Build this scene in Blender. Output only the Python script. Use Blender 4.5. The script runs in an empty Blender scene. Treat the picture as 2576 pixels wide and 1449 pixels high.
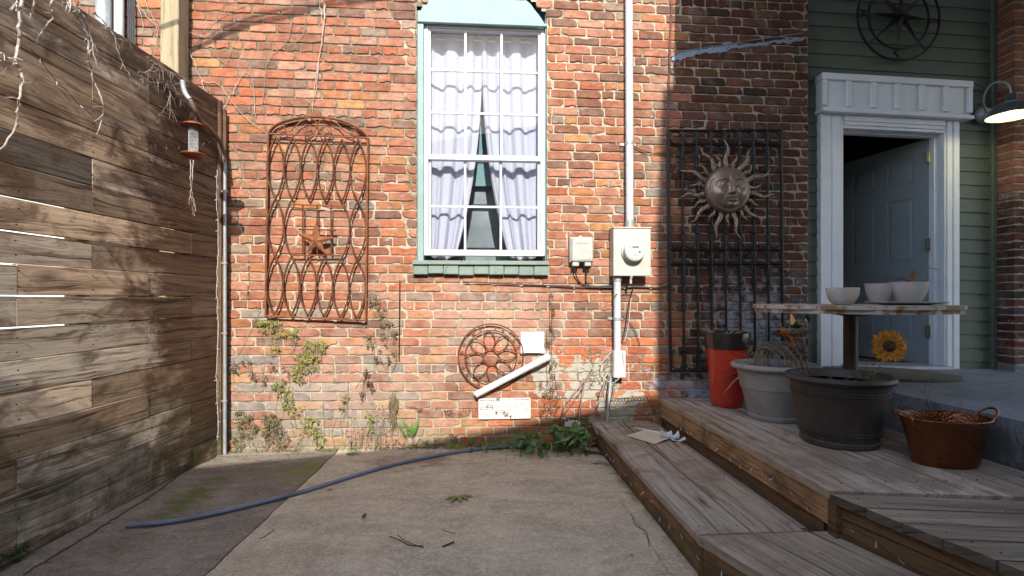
import bpy, math, random
from mathutils import Vector, Matrix, noise
random.seed(7)
R_ = random.Random(11)
sc = bpy.context.scene
COL = sc.collection
PI = math.pi

# ---------------------------------------------------------------- camera, sky, sun, exposure
YAW = math.radians(4.09); CAMY = -4.04; CAMH = 1.16; FOC = 1300.0
cd = bpy.data.cameras.new('camera'); cam = bpy.data.objects.new('camera', cd); COL.objects.link(cam)
cam.location = (0, CAMY, CAMH); cam.rotation_euler = (PI/2, 0, -YAW)
cd.sensor_width = 36; cd.lens = 36*FOC/2576; cd.shift_y = 0.0099; cd.clip_start = 0.02; cd.clip_end = 2000
sc.camera = cam
SUNDIR = Vector((-.03, 1, -.66)).normalized()
w = bpy.data.worlds.new('World'); sc.world = w; w.use_nodes = True
nt = w.node_tree; bg = nt.nodes['Background']
sky = nt.nodes.new('ShaderNodeTexSky'); sky.sky_type = 'NISHITA'; sky.sun_disc = False
sky.sun_elevation = math.asin(-SUNDIR.z); sky.sun_rotation = PI - .03
sky.dust_density = 1.0; sky.ozone_density = 0.0
nt.links.new(sky.outputs[0], bg.inputs[0]); bg.inputs[1].default_value = 0.15
sl = bpy.data.lights.new('sun', 'SUN'); sl.energy = 2.55; sl.angle = math.radians(.42); sl.color = (1, .95, .87)
so = bpy.data.objects.new('sun', sl); COL.objects.link(so); so.rotation_euler = SUNDIR.to_track_quat('-Z', 'Y').to_euler()
so.location = (0, -6, 12)
sc.view_settings.view_transform = 'Standard'; sc.view_settings.look = 'None'
sc.view_settings.exposure = 1.58; sc.view_settings.gamma = 1

# ---------------------------------------------------------------- where a sight line meets a real plane
F0, F1 = math.sin(YAW), math.cos(YAW); R0, R1 = math.cos(YAW), -math.sin(YAW)
def ray(px):
    u = (px-1288)/FOC; return F0+R0*u, F1+R1*u
def W(px, py, y=0.0):
    dx, dy = ray(px); s = (y-CAMY)/dy
    return Vector((dx*s, y, CAMH-(py-750)/FOC*s))
def GR(px, py, z=0.0):
    s = (CAMH-z)*FOC/(py-750); dx, dy = ray(px)
    return Vector((dx*s, CAMY+dy*s, z))
def D(px, py, s):
    dx, dy = ray(px); return Vector((dx*s, CAMY+dy*s, CAMH-(py-750)/FOC*s))
def crop(ox, oy, k):
    return lambda cx, cy: ((ox+cx/k)*.85867, (oy+cy/k)*.85867)

# ---------------------------------------------------------------- mesh builder
class MB:
    def __init__(s): s.v=[]; s.f=[]; s.uv=[]; s.c=[]; s.m=[]; s.col=(1,1,1,1); s.mi=0
    def face(s, idx, uv=None, col=None):
        s.f.append(tuple(idx)); s.uv.append(uv or [(s.v[i][0]+s.v[i][1], s.v[i][2]) for i in idx])
        s.c.append(col or s.col); s.m.append(s.mi)
    def add(s, vs, fs, uvs=None):
        b = len(s.v); s.v += [tuple(v) for v in vs]
        for k, f in enumerate(fs): s.face([i+b for i in f], uvs[k] if uvs else None)
    def box(s, a, b, bev=0.0, M=None):
        x0,y0,z0 = a; x1,y1,z1 = b
        if x0>x1: x0,x1=x1,x0
        if y0>y1: y0,y1=y1,y0
        if z0>z1: z0,z1=z1,z0
        if bev <= 0:
            vs=[(x,y,z) for x in (x0,x1) for y in (y0,y1) for z in (z0,z1)]
            fs=[(0,1,3,2),(4,6,7,5),(0,4,5,1),(2,3,7,6),(0,2,6,4),(1,5,7,3)]
        else:
            e=min(bev,(x1-x0)*.45,(y1-y0)*.45,(z1-z0)*.45); vs=[]
            for ix in (0,1):
                for iy in (0,1):
                    for iz in (0,1):
                        X=(x0,x1)[ix];Y=(y0,y1)[iy];Z=(z0,z1)[iz]; sx=(e,-e)[ix];sy=(e,-e)[iy];sz=(e,-e)[iz]
                        vs += [(X,Y+sy,Z+sz),(X+sx,Y,Z+sz),(X+sx,Y+sy,Z)]
            c=lambda ix,iy,iz,k:(ix*4+iy*2+iz)*3+k
            fs=[(c(0,0,0,0),c(0,0,1,0),c(0,1,1,0),c(0,1,0,0)),(c(1,0,0,0),c(1,1,0,0),c(1,1,1,0),c(1,0,1,0)),
                (c(0,0,0,1),c(1,0,0,1),c(1,0,1,1),c(0,0,1,1)),(c(0,1,0,1),c(0,1,1,1),c(1,1,1,1),c(1,1,0,1)),
                (c(0,0,0,2),c(0,1,0,2),c(1,1,0,2),c(1,0,0,2)),(c(0,0,1,2),c(1,0,1,2),c(1,1,1,2),c(0,1,1,2))]
            for ix in (0,1):
                for iy in (0,1): fs.append((c(ix,iy,0,0),c(ix,iy,0,1),c(ix,iy,1,1),c(ix,iy,1,0)) if ix==iy else (c(ix,iy,0,0),c(ix,iy,1,0),c(ix,iy,1,1),c(ix,iy,0,1)))
                for iz in (0,1): fs.append((c(ix,0,iz,0),c(ix,1,iz,0),c(ix,1,iz,2),c(ix,0,iz,2)))
            for iy in (0,1):
                for iz in (0,1): fs.append((c(0,iy,iz,1),c(1,iy,iz,1),c(1,iy,iz,2),c(0,iy,iz,2)))
            for ix in (0,1):
                for iy in (0,1):
                    for iz in (0,1): fs.append((c(ix,iy,iz,0),c(ix,iy,iz,1),c(ix,iy,iz,2)))
        if M is not None: vs=[tuple(M@Vector(v)) for v in vs]
        s.add(vs, fs)
    def board(s, p0, p1, wid, thk, side, up, seed=None, bev=.003, nseg=1, jit=0.0, ends=0.0):
        """a sawn board from p0 to p1: side = unit width direction, up = thickness direction; uv in metres"""
        p0=Vector(p0);p1=Vector(p1);side=Vector(side).normalized();up=Vector(up).normalized()
        L=(p1-p0).length; off=(seed if seed is not None else R_.random())*97.0; b=bev
        prof=[(-wid/2,-thk/2),(wid/2,-thk/2),(wid/2,thk/2-b),(wid/2-b,thk/2),(-wid/2+b,thk/2),(-wid/2,thk/2-b)]
        per=[0]
        for i in range(6):
            a=prof[i];c=prof[(i+1)%6]; per.append(per[-1]+math.hypot(c[0]-a[0],c[1]-a[1]))
        base=len(s.v); n=nseg+1
        for k in range(n):
            t=k/nseg; c=p0.lerp(p1,t); jz=R_.uniform(-jit,jit) if 0<k<nseg else 0
            for (a,h) in prof: s.v.append(tuple(c+side*(a+(R_.uniform(-ends,ends) if k in(0,nseg) else 0)*0)+up*(h+jz)))
        for k in range(nseg):
            u0=off+L*k/nseg;u1=off+L*(k+1)/nseg
            for i in range(6):
                j=(i+1)%6
                s.face((base+k*6+i,base+k*6+j,base+(k+1)*6+j,base+(k+1)*6+i),
                       [(u0,per[i]+off*.37),(u0,per[i+1]+off*.37),(u1,per[i+1]+off*.37),(u1,per[i]+off*.37)])
        for k,rev in ((0,True),(nseg,False)):
            idx=[base+k*6+i for i in range(6)]; uv=[(off+p[0]*.2,off+p[1]*2) for p in prof]
            if rev: idx=idx[::-1]; uv=uv[::-1]
            s.face(idx,uv)
    def tube(s, pts, r, n=6, closed=False, cap=True, flat=1.0):
        pts=[Vector(p) for p in pts]; m=len(pts)
        rr=r if isinstance(r,(list,tuple)) else [r]*m
        base=len(s.v); prev=None; L=0
        for i,p in enumerate(pts):
            if closed: t=pts[(i+1)%m]-pts[i-1]
            else: t=pts[min(i+1,m-1)]-pts[max(i-1,0)]
            if t.length<1e-9: t=Vector((0,0,1))
            t.normalize()
            if prev is None:
                a=Vector((0,1,0)) if abs(t.y)<.9 else Vector((1,0,0))
                nrm=(a-t*a.dot(t)).normalized()
            else:
                nrm=prev-t*prev.dot(t)
                nrm=nrm.normalized() if nrm.length>1e-6 else prev
            prev=nrm; bi=t.cross(nrm)
            for k in range(n):
                a=2*PI*k/n; s.v.append(tuple(p+(nrm*math.cos(a)*flat+bi*math.sin(a))*rr[i]))
        segs=m if closed else m-1
        for i in range(segs):
            j=(i+1)%m; l=(pts[j]-pts[i]).length
            for k in range(n):
                k2=(k+1)%n
                s.face((base+i*n+k,base+i*n+k2,base+j*n+k2,base+j*n+k),[(L,k*.01),(L,k*.01+.01),(L+l,k*.01+.01),(L+l,k*.01)])
            L+=l
        if cap and not closed:
            s.face([base+k for k in range(n)][::-1]); s.face([base+(m-1)*n+k for k in range(n)])
    def lathe(s, prof, c=(0,0,0), n=32, sx=1, sy=1, a0=0, fn=None, cap=True):
        base=len(s.v); c=Vector(c)
        for (r,z) in prof:
            for k in range(n):
                a=a0+2*PI*k/n; q=fn(a,r,z) if fn else r
                s.v.append((c.x+q*math.cos(a)*sx,c.y+q*math.sin(a)*sy,c.z+z))
        for i in range(len(prof)-1):
            for k in range(n):
                k2=(k+1)%n
                s.face((base+i*n+k,base+i*n+k2,base+(i+1)*n+k2,base+(i+1)*n+k),
                       [(k/n,prof[i][1]),((k+1)/n,prof[i][1]),((k+1)/n,prof[i+1][1]),(k/n,prof[i+1][1])])
        if cap and prof[0][0]>1e-6 : s.face([base+k for k in range(n)][::-1])
        if cap and prof[-1][0]>1e-6 : s.face([base+(len(prof)-1)*n+k for k in range(n)])
    def prism(s, poly, d):
        """poly: 3D points of one face; d: extrusion vector"""
        n=len(poly); base=len(s.v); d=Vector(d)
        s.v+= [tuple(Vector(p)) for p in poly]+[tuple(Vector(p)+d) for p in poly]
        s.face([base+i for i in range(n)]); s.face([base+n+i for i in range(n)][::-1])
        for i in range(n):
            j=(i+1)%n; s.face((base+j,base+i,base+n+i,base+n+j))
    def build(s, name, mat, parent=None, smooth=False, xf=None, ang=None):
        vs=[xf(v) for v in s.v] if xf else s.v
        me=bpy.data.meshes.new(name); me.from_pydata(vs,[],s.f)
        uvl=me.uv_layers.new(name='UVMap'); flat=[]
        for u in s.uv:
            for q in u: flat+= [q[0],q[1]]
        uvl.data.foreach_set('uv',flat)
        ca=me.color_attributes.new('tint','FLOAT_COLOR','CORNER'); cf=[]
        for f,c in zip(s.f,s.c): cf+= list(c)*len(f)
        ca.data.foreach_set('color',cf)
        mats=mat if isinstance(mat,(list,tuple)) else [mat]
        for m in mats: me.materials.append(m)
        me.polygons.foreach_set('material_index',s.m)
        if smooth: me.polygons.foreach_set('use_smooth',[True]*len(s.f))
        me.update()
        if ang: 
            try: me.set_sharp_from_angle(angle=math.radians(ang))
            except Exception: pass
        o=bpy.data.objects.new(name,me); COL.objects.link(o)
        if parent:
            o.parent=parent; o.matrix_parent_inverse=Matrix.Translation(parent.location).inverted() if parent.parent is None and parent.type=='EMPTY' else Matrix.Identity(4)
        return o

def tag(o, label=None, cat=None, group=None, kind=None):
    if label: o['label']=label
    if cat: o['category']=cat
    if group: o['group']=group
    if kind: o['kind']=kind
    return o
def thing(name, label, cat, loc=(0,0,0), group=None):
    o=bpy.data.objects.new(name,None); COL.objects.link(o); o.location=loc; o.empty_display_size=.05
    return tag(o,label,cat,group)
def cat_rom(pts, k=6, closed=False):
    pts=[Vector(p) for p in pts]; out=[]; n=len(pts)
    rng=range(n) if closed else range(n-1)
    for i in rng:
        if closed: a,b,c,d=pts[i-1],pts[i],pts[(i+1)%n],pts[(i+2)%n]
        else: a,b,c,d=pts[max(i-1,0)],pts[i],pts[i+1],pts[min(i+2,n-1)]
        for j in range(k):
            t=j/k; out.append(.5*((2*b)+(c-a)*t+(2*a-5*b+4*c-d)*t*t+(3*b-a-3*c+d)*t**3))
    if not closed: out.append(pts[-1])
    return out
def circ(c, r, y, n=32, a0=0, a1=2*PI, rz=None):
    rz=rz or r; full=abs(a1-a0-2*PI)<1e-6; m=n if full else n+1
    return [Vector((c[0]+r*math.cos(a0+(a1-a0)*i/n), y, c[1]+rz*math.sin(a0+(a1-a0)*i/n))) for i in range(m)]

# ---------------------------------------------------------------- materials
class NM:
    def __init__(s,name):
        s.m=bpy.data.materials.new(name); s.m.use_nodes=True; s.t=s.m.node_tree; s.n=s.t.nodes
        s.b=s.n['Principled BSDF']; s.out=s.n['Material Output']
    def N(s,typ,**kw):
        n=s.n.new(typ)
        for k,v in kw.items():
            if k[0]=='i' and k[1:].isdigit(): s.set(n.inputs[int(k[1:])],v)
            else:
                try: setattr(n,k,v)
                except Exception: s.set(n.inputs[k],v)
        return n
    def set(s,inp,v):
        if isinstance(v,bpy.types.NodeSocket): s.t.links.new(v,inp)
        else: inp.default_value=v
    def L(s,a,b): s.t.links.new(a,b)
    def pos(s): return s.N('ShaderNodeNewGeometry').outputs['Position']
    def obj(s): return s.N('ShaderNodeTexCoord').outputs['Object']
    def uvc(s): return s.N('ShaderNodeUVMap').outputs[0]
    def tint(s):
        n=s.N('ShaderNodeAttribute'); n.attribute_name='tint'; return n.outputs['Color']
    def scale(s,v,sx,sy,sz):
        n=s.N('ShaderNodeMapping'); s.set(n.inputs['Vector'],v); n.inputs['Scale'].default_value=(sx,sy,sz); return n.outputs[0]
    def noise(s,v,sc_,det=4,rough=.55,dist=0):
        n=s.N('ShaderNodeTexNoise'); s.set(n.inputs['Vector'],v); n.inputs['Scale'].default_value=sc_
        n.inputs['Detail'].default_value=det; n.inputs['Roughness'].default_value=rough; n.inputs['Distortion'].default_value=dist
        return n.outputs[0]
    def ramp(s,f,stops,interp='LINEAR'):
        n=s.N('ShaderNodeValToRGB'); s.set(n.inputs[0],f); e=n.color_ramp.elements; n.color_ramp.interpolation=interp
        while len(e)<len(stops): e.new(.5)
        for el,(p,c) in zip(e,stops):
            el.position=p; el.color=(c,c,c,1) if isinstance(c,(int,float)) else (*c,1)
        return n.outputs[0]
    def mix(s,f,a,b,mode='MIX'):
        n=s.N('ShaderNodeMix'); n.data_type='RGBA'; n.blend_type=mode; n.clamp_factor=True
        s.set(n.inputs[0],f)
        for i,v in ((6,a),(7,b)):
            if isinstance(v,tuple) and len(v)==3: v=(*v,1)
            s.set(n.inputs[i],v)
        return n.outputs[2]
    def math(s,op,a,b=0.0,c=None,clamp=False):
        n=s.N('ShaderNodeMath'); n.operation=op; n.use_clamp=clamp; s.set(n.inputs[0],a); s.set(n.inputs[1],b)
        if c is not None: s.set(n.inputs[2],c)
        return n.outputs[0]
    def xyz(s,v):
        n=s.N('ShaderNodeSeparateXYZ'); s.set(n.inputs[0],v); return n.outputs
    def blob(s,p,c,r,soft=.6):
        """1 inside an irregular patch round c (radius r, per-axis), 0 outside"""
        a=s.N('ShaderNodeVectorMath'); a.operation='SUBTRACT'; s.set(a.inputs[0],p); a.inputs[1].default_value=c
        b=s.N('ShaderNodeVectorMath'); b.operation='DIVIDE'; s.L(a.outputs[0],b.inputs[0]); b.inputs[1].default_value=r
        l=s.N('ShaderNodeVectorMath'); l.operation='LENGTH'; s.L(b.outputs[0],l.inputs[0])
        return s.math('SUBTRACT',1.0,l.outputs['Value'],clamp=True)
    def bump(s,h,d=.01,st=1.0,prev=None):
        n=s.N('ShaderNodeBump'); n.inputs['Strength'].default_value=st; n.inputs['Distance'].default_value=d
        s.set(n.inputs['Height'],h)
        if prev is not None: s.L(prev,n.inputs['Normal'])
        s.L(n.outputs[0],s.b.inputs['Normal']); return n.outputs[0]
    def col(s,v):
        if isinstance(v,tuple) and len(v)==3: v=(*v,1)
        s.set(s.b.inputs['Base Color'],v)
    def rough(s,v): s.set(s.b.inputs['Roughness'],v)

def simple(name,c1,c2=None,sc_=8,rough=.6,metal=0,bump=.002,bsc=60,spec=.5,det=5,stops=(.35,.65),dust=0):
    m=NM(name); p=m.obj()
    c2=c2 or tuple(x*.75 for x in c1)
    f=m.ramp(m.noise(p,sc_,det,.6),[(stops[0],0.0),(stops[1],1.0)])
    cc=m.mix(f,c1,c2)
    if dust:
        z=m.math('MULTIPLY',m.ramp(m.math('MULTIPLY',m.math('SUBTRACT',m.xyz(m.pos())[2],.36),4.0),[(0.0,1.0),(.9,.25)]),dust)
        cc=m.mix(m.math('MULTIPLY',z,m.ramp(m.noise(m.scale(p,1,1,.45),9,6,.75),[(.38,0.0),(.68,1.0)])),cc,(.30,.255,.20))
        cc=m.mix(m.math('MULTIPLY',m.ramp(m.noise(m.scale(p,1,1,.12),26,4,.6),[(.6,0.0),(.72,1.0)]),dust*.6),cc,tuple(x*1.7+.03 for x in c1))
        cc=m.mix(m.ramp(m.noise(p,120,2,.5),[(.68,0.0),(.72,dust)]),cc,(.36,.32,.26))
    m.col(cc); m.rough(rough); m.b.inputs['Metallic'].default_value=metal
    m.b.inputs['Specular IOR Level'].default_value=spec
    if bump: m.bump(m.noise(p,bsc,4),bump)
    return m.m

def wood(name,light,dark,stain=None,moss=0,rough=.85,gs=1.0,top=0,wet=None,gmix=1.0):
    m=NM(name); uv=m.uvc(); p=m.pos()
    warp=m.noise(m.scale(uv,1.3,7,1),1.0,3)
    wv=m.N('ShaderNodeVectorMath'); wv.operation='MULTIPLY_ADD'
    cmb=m.N('ShaderNodeCombineXYZ'); m.L(warp,cmb.inputs[1]); m.L(cmb.outputs[0],wv.inputs[0]); wv.inputs[1].default_value=(0,.12*gs,0); m.L(uv,wv.inputs[2])
    g1=m.noise(m.scale(wv.outputs[0],2.2,75,1),1.0,6,.7)
    g2=m.noise(m.scale(wv.outputs[0],.7,22,1),1.0,4,.6)
    g=m.math('ADD',m.math('MULTIPLY',g1,.55),m.math('MULTIPLY',g2,.45))
    gr=m.math('MULTIPLY',m.ramp(g,[(.40,1.0),(.48,.35),(.60,0.0)]),gmix)
    c=m.mix(gr,light,dark)
    c=m.mix(1.0,c,m.tint(),'MULTIPLY')
    # knots
    vo=m.N('ShaderNodeTexVoronoi'); m.set(vo.inputs['Vector'],m.scale(wv.outputs[0],1.5,4.6,1)); vo.inputs['Scale'].default_value=1.0
    k=m.ramp(vo.outputs['Distance'],[(.05,1.0),(.10,.45),(.17,.0)])
    c=m.mix(m.math('MULTIPLY',k,.75),c,tuple(x*.35 for x in dark))
    # greying / wet stains with shapes of their own
    s1=m.noise(m.scale(p,1,1,1.6),2.6,7,.66,.5)
    if stain: c=m.mix(m.ramp(s1,[(.49,0.0),(.6,.72)]),c,stain)
    fine=m.ramp(m.noise(m.scale(uv,14,60,1),1.0,3),[(.62,0.0),(.72,.55)])
    c=m.mix(fine,c,tuple(x*.4 for x in dark))
    if wet:
        q=m.ramp(m.math('ADD',m.math('MULTIPLY',m.blob(p,wet[0],wet[1]),.72),m.noise(m.scale(p,1,1,2.2),3.2,6,.7)),[(.62,0.0),(.80,.9)])
        c=m.mix(q,c,m.mix(gr,(.13,.065,.032),(.022,.012,.008)))
    if moss:
        z=m.xyz(p)[2]
        mm=m.math('MULTIPLY',m.ramp(z,[(0.0,1.0),(min(.99,moss),0.0)]),m.ramp(m.noise(p,7,5,.7),[(.42,0.0),(.6,1.0)]))
        c=m.mix(m.math('MULTIPLY',mm,.75),c,(.075,.085,.022))
        dk=m.math('MULTIPLY',m.ramp(z,[(0.0,1.0),(min(.99,moss*.7),0.0)]),m.ramp(m.noise(p,3,4,.6),[(.35,.2),(.65,.8)]))
        c=m.mix(dk,c,(.035,.026,.016))
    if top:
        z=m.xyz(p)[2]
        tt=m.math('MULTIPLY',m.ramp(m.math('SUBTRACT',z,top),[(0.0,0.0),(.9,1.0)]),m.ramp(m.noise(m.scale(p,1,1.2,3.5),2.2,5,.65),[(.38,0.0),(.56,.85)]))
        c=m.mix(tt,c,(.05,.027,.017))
    m.col(c); m.rough(rough); m.b.inputs['Specular IOR Level'].default_value=.25
    h=m.math('SUBTRACT',m.math('MULTIPLY',g,1.0),m.math('MULTIPLY',fine,.3))
    m.bump(h,.006,.8)
    return m.m
# ---------------------------------------------------------------- materials of the place
def brick_mat():
    m=NM('brick'); p=m.pos(); t=m.tint()
    n1=m.noise(p,9,5,.65); n2=m.noise(p,70,4,.6)
    st=m.noise(m.scale(p,14,1,46),1.0,4,.6)
    c=m.mix(m.ramp(n1,[(.36,0.0),(.62,.75)]),t,m.mix(1.0,t,(.55,.53,.56),'MULTIPLY'))
    c=m.mix(m.ramp(st,[(.5,0.0),(.62,.65)]),c,m.mix(1.0,t,(.45,.43,.45),'MULTIPLY'))
    c=m.mix(m.ramp(n2,[(.55,0.0),(.75,.45)]),c,m.mix(1.0,t,(1.5,1.6,1.6),'MULTIPLY'))
    # pits
    c=m.mix(m.ramp(m.noise(p,150,2,.5),[(.66,0.0),(.71,.7)]),c,(.05,.035,.03))
    du=m.math('MAXIMUM',m.blob(p,(-1.0,0,.35),(1.5,1,.9)),m.blob(p,(.1,0,1.0),(1.0,1,.5)))
    c=m.mix(m.ramp(m.math('ADD',m.math('MULTIPLY',du,.35),m.noise(p,6,6,.7)),[(.52,0.0),(.85,.5)]),c,(.43,.33,.27))
    # white bloom of salts, worst low down by the iron gate
    e=m.N('ShaderNodeMath'); e.operation='MAXIMUM'
    b1=m.blob(p,(2.2,0,.95),(.62,1,.75)); b2=m.blob(p,(1.9,0,.45),(1.0,1,.25))
    m.set(e.inputs[0],b1); m.set(e.inputs[1],b2)
    ef=m.ramp(m.math('ADD',m.math('MULTIPLY',e.outputs[0],.25),m.noise(p,11,6,.7)),[(.6,0.0),(.74,.7)])
    c=m.mix(ef,c,(.33,.37,.44))
    sp=m.ramp(m.noise(m.scale(p,1,1,1.8),17,5,.75),[(.66,0.0),(.76,.5)])
    c=m.mix(sp,c,(.5,.46,.42))
    # cement smeared over bricks near the pipes
    s=m.math('MAXIMUM',m.blob(p,(.93,0,.52),(.5,1,.34)),m.math('MAXIMUM',m.blob(p,(.55,0,.62),(.22,1,.4)),m.blob(p,(1.15,0,.3),(.4,1,.25))))
    sm=m.ramp(m.math('ADD',m.math('MULTIPLY',s,.55),m.noise(p,9,5,.6)),[(.77,0.0),(.8,1.0)])
    c=m.mix(sm,c,m.mix(m.noise(p,40),(.42,.38,.31),(.3,.28,.24)))
    # soot and moss at the foot
    z=m.xyz(p)[2]
    mo=m.math('MULTIPLY',m.ramp(z,[(0.0,1.0),(.3,0.0)]),m.ramp(m.noise(p,10,5,.7),[(.45,0.0),(.62,1.0)]))
    c=m.mix(m.math('MULTIPLY',mo,.8),c,(.16,.17,.05))
    m.col(c); m.rough(.88); m.b.inputs['Specular IOR Level'].default_value=.25
    m.bump(m.math('ADD',m.noise(p,34,5,.6),m.math('MULTIPLY',n2,.5)),.006,.9)
    return m.m
def mortar_mat():
    m=NM('mortar'); p=m.pos()
    c=m.mix(m.noise(p,26,5,.7),(.50,.44,.33),(.30,.25,.18))
    x,y,z=m.xyz(p)
    up=m.math('MULTIPLY',m.ramp(m.math('DIVIDE',z,4),[(.45,0.0),(.62,1.0)]),m.ramp(m.math('ADD',m.math('DIVIDE',x,4),.75),[(.3,1.0),(.78,0.0)]))
    d=m.ramp(m.math('ADD',m.math('MULTIPLY',up,.30),m.noise(p,5,5,.7)),[(.5,0.0),(.64,.8)])
    c=m.mix(d,c,(.11,.085,.05))
    gm=m.math('MULTIPLY',m.ramp(z,[(0.0,1.0),(.45,0.0)]),m.ramp(m.noise(p,9,5,.7),[(.4,0.0),(.6,1.0)]))
    c=m.mix(m.math('MULTIPLY',gm,.7),c,(.2,.21,.07))
    m.col(c); m.rough(.95); m.b.inputs['Specular IOR Level'].default_value=.15
    m.bump(m.noise(p,60,5,.7),.008,1)
    return m.m
def concrete_mat(name,a,b,extra):
    m=NM(name); p=m.pos()
    n=m.noise(p,3.2,7,.68); f=m.noise(p,60,4,.7)
    c=m.mix(m.ramp(n,[(.3,0.0),(.7,1.0)]),a,b)
    c=m.mix(m.ramp(m.noise(m.scale(p,1.2,3.2,1),1.6,6,.7,.8),[(.45,0.0),(.6,.55)]),c,tuple(x*.62 for x in b))
    c=m.mix(m.math('MULTIPLY',m.ramp(f,[(.4,0.0),(.7,1.0)]),.5),c,tuple(min(1,x*1.45) for x in a))
    c=m.mix(m.ramp(m.noise(p,230,2,.5),[(.64,0.0),(.68,.6)]),c,tuple(x*.3 for x in b))
    c=m.mix(m.ramp(m.noise(p,115,2,.5),[(.70,0.0),(.73,.7)]),c,(.5,.47,.42))
    c=m.mix(m.math('MULTIPLY',m.ramp(m.noise(p,19,6,.75),[(.42,0.0),(.62,1.0)]),.32),c,tuple(x*.55 for x in b))
    ck=m.N('ShaderNodeTexVoronoi'); ck.feature='DISTANCE_TO_EDGE'; m.set(ck.inputs['Vector'],m.mix(.16,p,m.N('ShaderNodeTexNoise',Scale=3.0).outputs['Color'])); ck.inputs['Scale'].default_value=.8
    c=m.mix(m.math('MULTIPLY',m.ramp(ck.outputs['Distance'],[(.0015,1.0),(.004,0.0)]),m.ramp(m.noise(p,1.6),[(.5,0.0),(.55,.45)])),c,tuple(x*.3 for x in b))
    for (cc,r,k,col_,lo,hi,ns) in extra:
        q=m.ramp(m.math('ADD',m.math('MULTIPLY',m.blob(p,cc,r),k),m.noise(m.scale(p,1,2,1),ns,6,.7)),[(lo,0.0),(hi,.85)])
        c=m.mix(q,c,col_)
    m.col(c); m.rough(m.ramp(n,[(.3,.75),(.7,.92)])); m.b.inputs['Specular IOR Level'].default_value=.3
    m.bump(m.math('ADD',f,m.math('MULTIPLY',m.noise(p,14,5,.7),1.2)),.007,1)
    return m.m
def paint(name,c,wear=None,lo=.62,hi=.68,rough=.5,sc_=14,dirt=.25,bump=.0015):
    m=NM(name); p=m.pos()
    cc=m.mix(m.math('MULTIPLY',m.ramp(m.noise(p,5,5,.65),[(.35,0.0),(.7,1.0)]),dirt),c,tuple(x*.55 for x in c))
    n=m.noise(m.scale(p,1,1,.5),sc_,6,.75)
    if wear: cc=m.mix(m.ramp(n,[(lo,0.0),(hi,1.0)]),cc,wear)
    m.col(cc); m.rough(rough); m.b.inputs['Specular IOR Level'].default_value=.35
    m.bump(m.math('ADD',m.noise(m.scale(p,1,1,.15),90,3),n),bump)
    return m.m
BRICK=brick_mat(); MORTAR=mortar_mat()
WHITE=paint('white_paint',(.78,.79,.82),(.45,.44,.42),.74,.78,.45)
VINYL=paint('white_vinyl',(.70,.70,.70),None,rough=.35,dirt=.12)
TEAL=paint('pale_teal_paint',(.22,.315,.30),(.28,.30,.26),.66,.72,.55,22,.35,.003)
TEALD=paint('sill_green_paint',(.20,.255,.215),(.10,.09,.07),.60,.66,.6,16,.5,.004)
SIDING=paint('green_siding_paint',(.115,.14,.11),(.3,.32,.28),.80,.83,.5,20,.35)
DOORC=paint('grey_door_paint',(.28,.315,.33),None,rough=.42,dirt=.2)
RUST=simple('rust',(.15,.052,.022),(.25,.09,.032),22,.85,.25,.002,140)
RUSTD=simple('dark_rust',(.08,.03,.015),(.17,.062,.024),26,.85,.3,.002,140)
IRON=simple('black_iron',(.010,.009,.009),(.028,.02,.016),20,.5,.4,.002,120)
BRONZE=simple('bronze',(.30,.215,.155),(.17,.12,.085),9,.4,.55,.0006,80)
BRONZED=simple('worn_bronze',(.42,.31,.24),(.12,.07,.05),55,.4,.8,.006,110)
GALV=simple('galvanised',(.38,.40,.40),(.28,.29,.29),14,.45,.35,.0006,60)
CPAINT=simple('painted_pipe',(.50,.53,.53),(.40,.43,.42),10,.5,0,.0006,60)
GREYBOX=simple('grey_plastic',(.40,.40,.35),(.33,.33,.30),12,.5,0,.0006,60)
METERC=simple('meter_paint',(.50,.48,.42),(.42,.39,.33),9,.45,.05,.001,60)
PVC=simple('white_pvc',(.66,.65,.64),(.52,.50,.47),9,.35,0,.0005,40)
BLACK=simple('black_rubber',(.02,.02,.02),(.03,.03,.03),20,.55,0,.0005,40)
CABLEW=simple('white_cable',(.6,.6,.58),(.45,.45,.42),20,.5,0,.0005,40)
HOSE=simple('grey_tube',(.17,.20,.27),(.10,.12,.16),5,.5,0,.0008,50)
SHADE=simple('lamp_enamel',(.10,.115,.125),(.07,.08,.09),20,.35,.4,.0005,40)
LAMPIN=simple('lamp_white_enamel',(.45,.46,.33),(.40,.41,.28),10,.4,0,0)
DARKROOM=simple('room_wall',(.16,.15,.13),(.12,.11,.10),2,.9,0,0)
TEALREFL=simple('teal_reflection',(.17,.30,.31),(.14,.26,.28),2,.8,0,0)  # colour stands for the teal reflection in the glass
PINE=wood('treated_pine',(.34,.285,.18),(.19,.145,.08))
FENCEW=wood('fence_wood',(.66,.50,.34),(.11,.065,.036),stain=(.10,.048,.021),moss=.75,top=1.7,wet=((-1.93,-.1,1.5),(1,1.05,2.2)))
DECKW=wood('deck_wood',(.46,.37,.275),(.065,.045,.03),stain=(.20,.145,.10),moss=0,gmix=.8)
RISERW=wood('riser_wood',(.40,.235,.11),(.14,.07,.032),stain=(.13,.07,.035),moss=.14)

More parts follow.
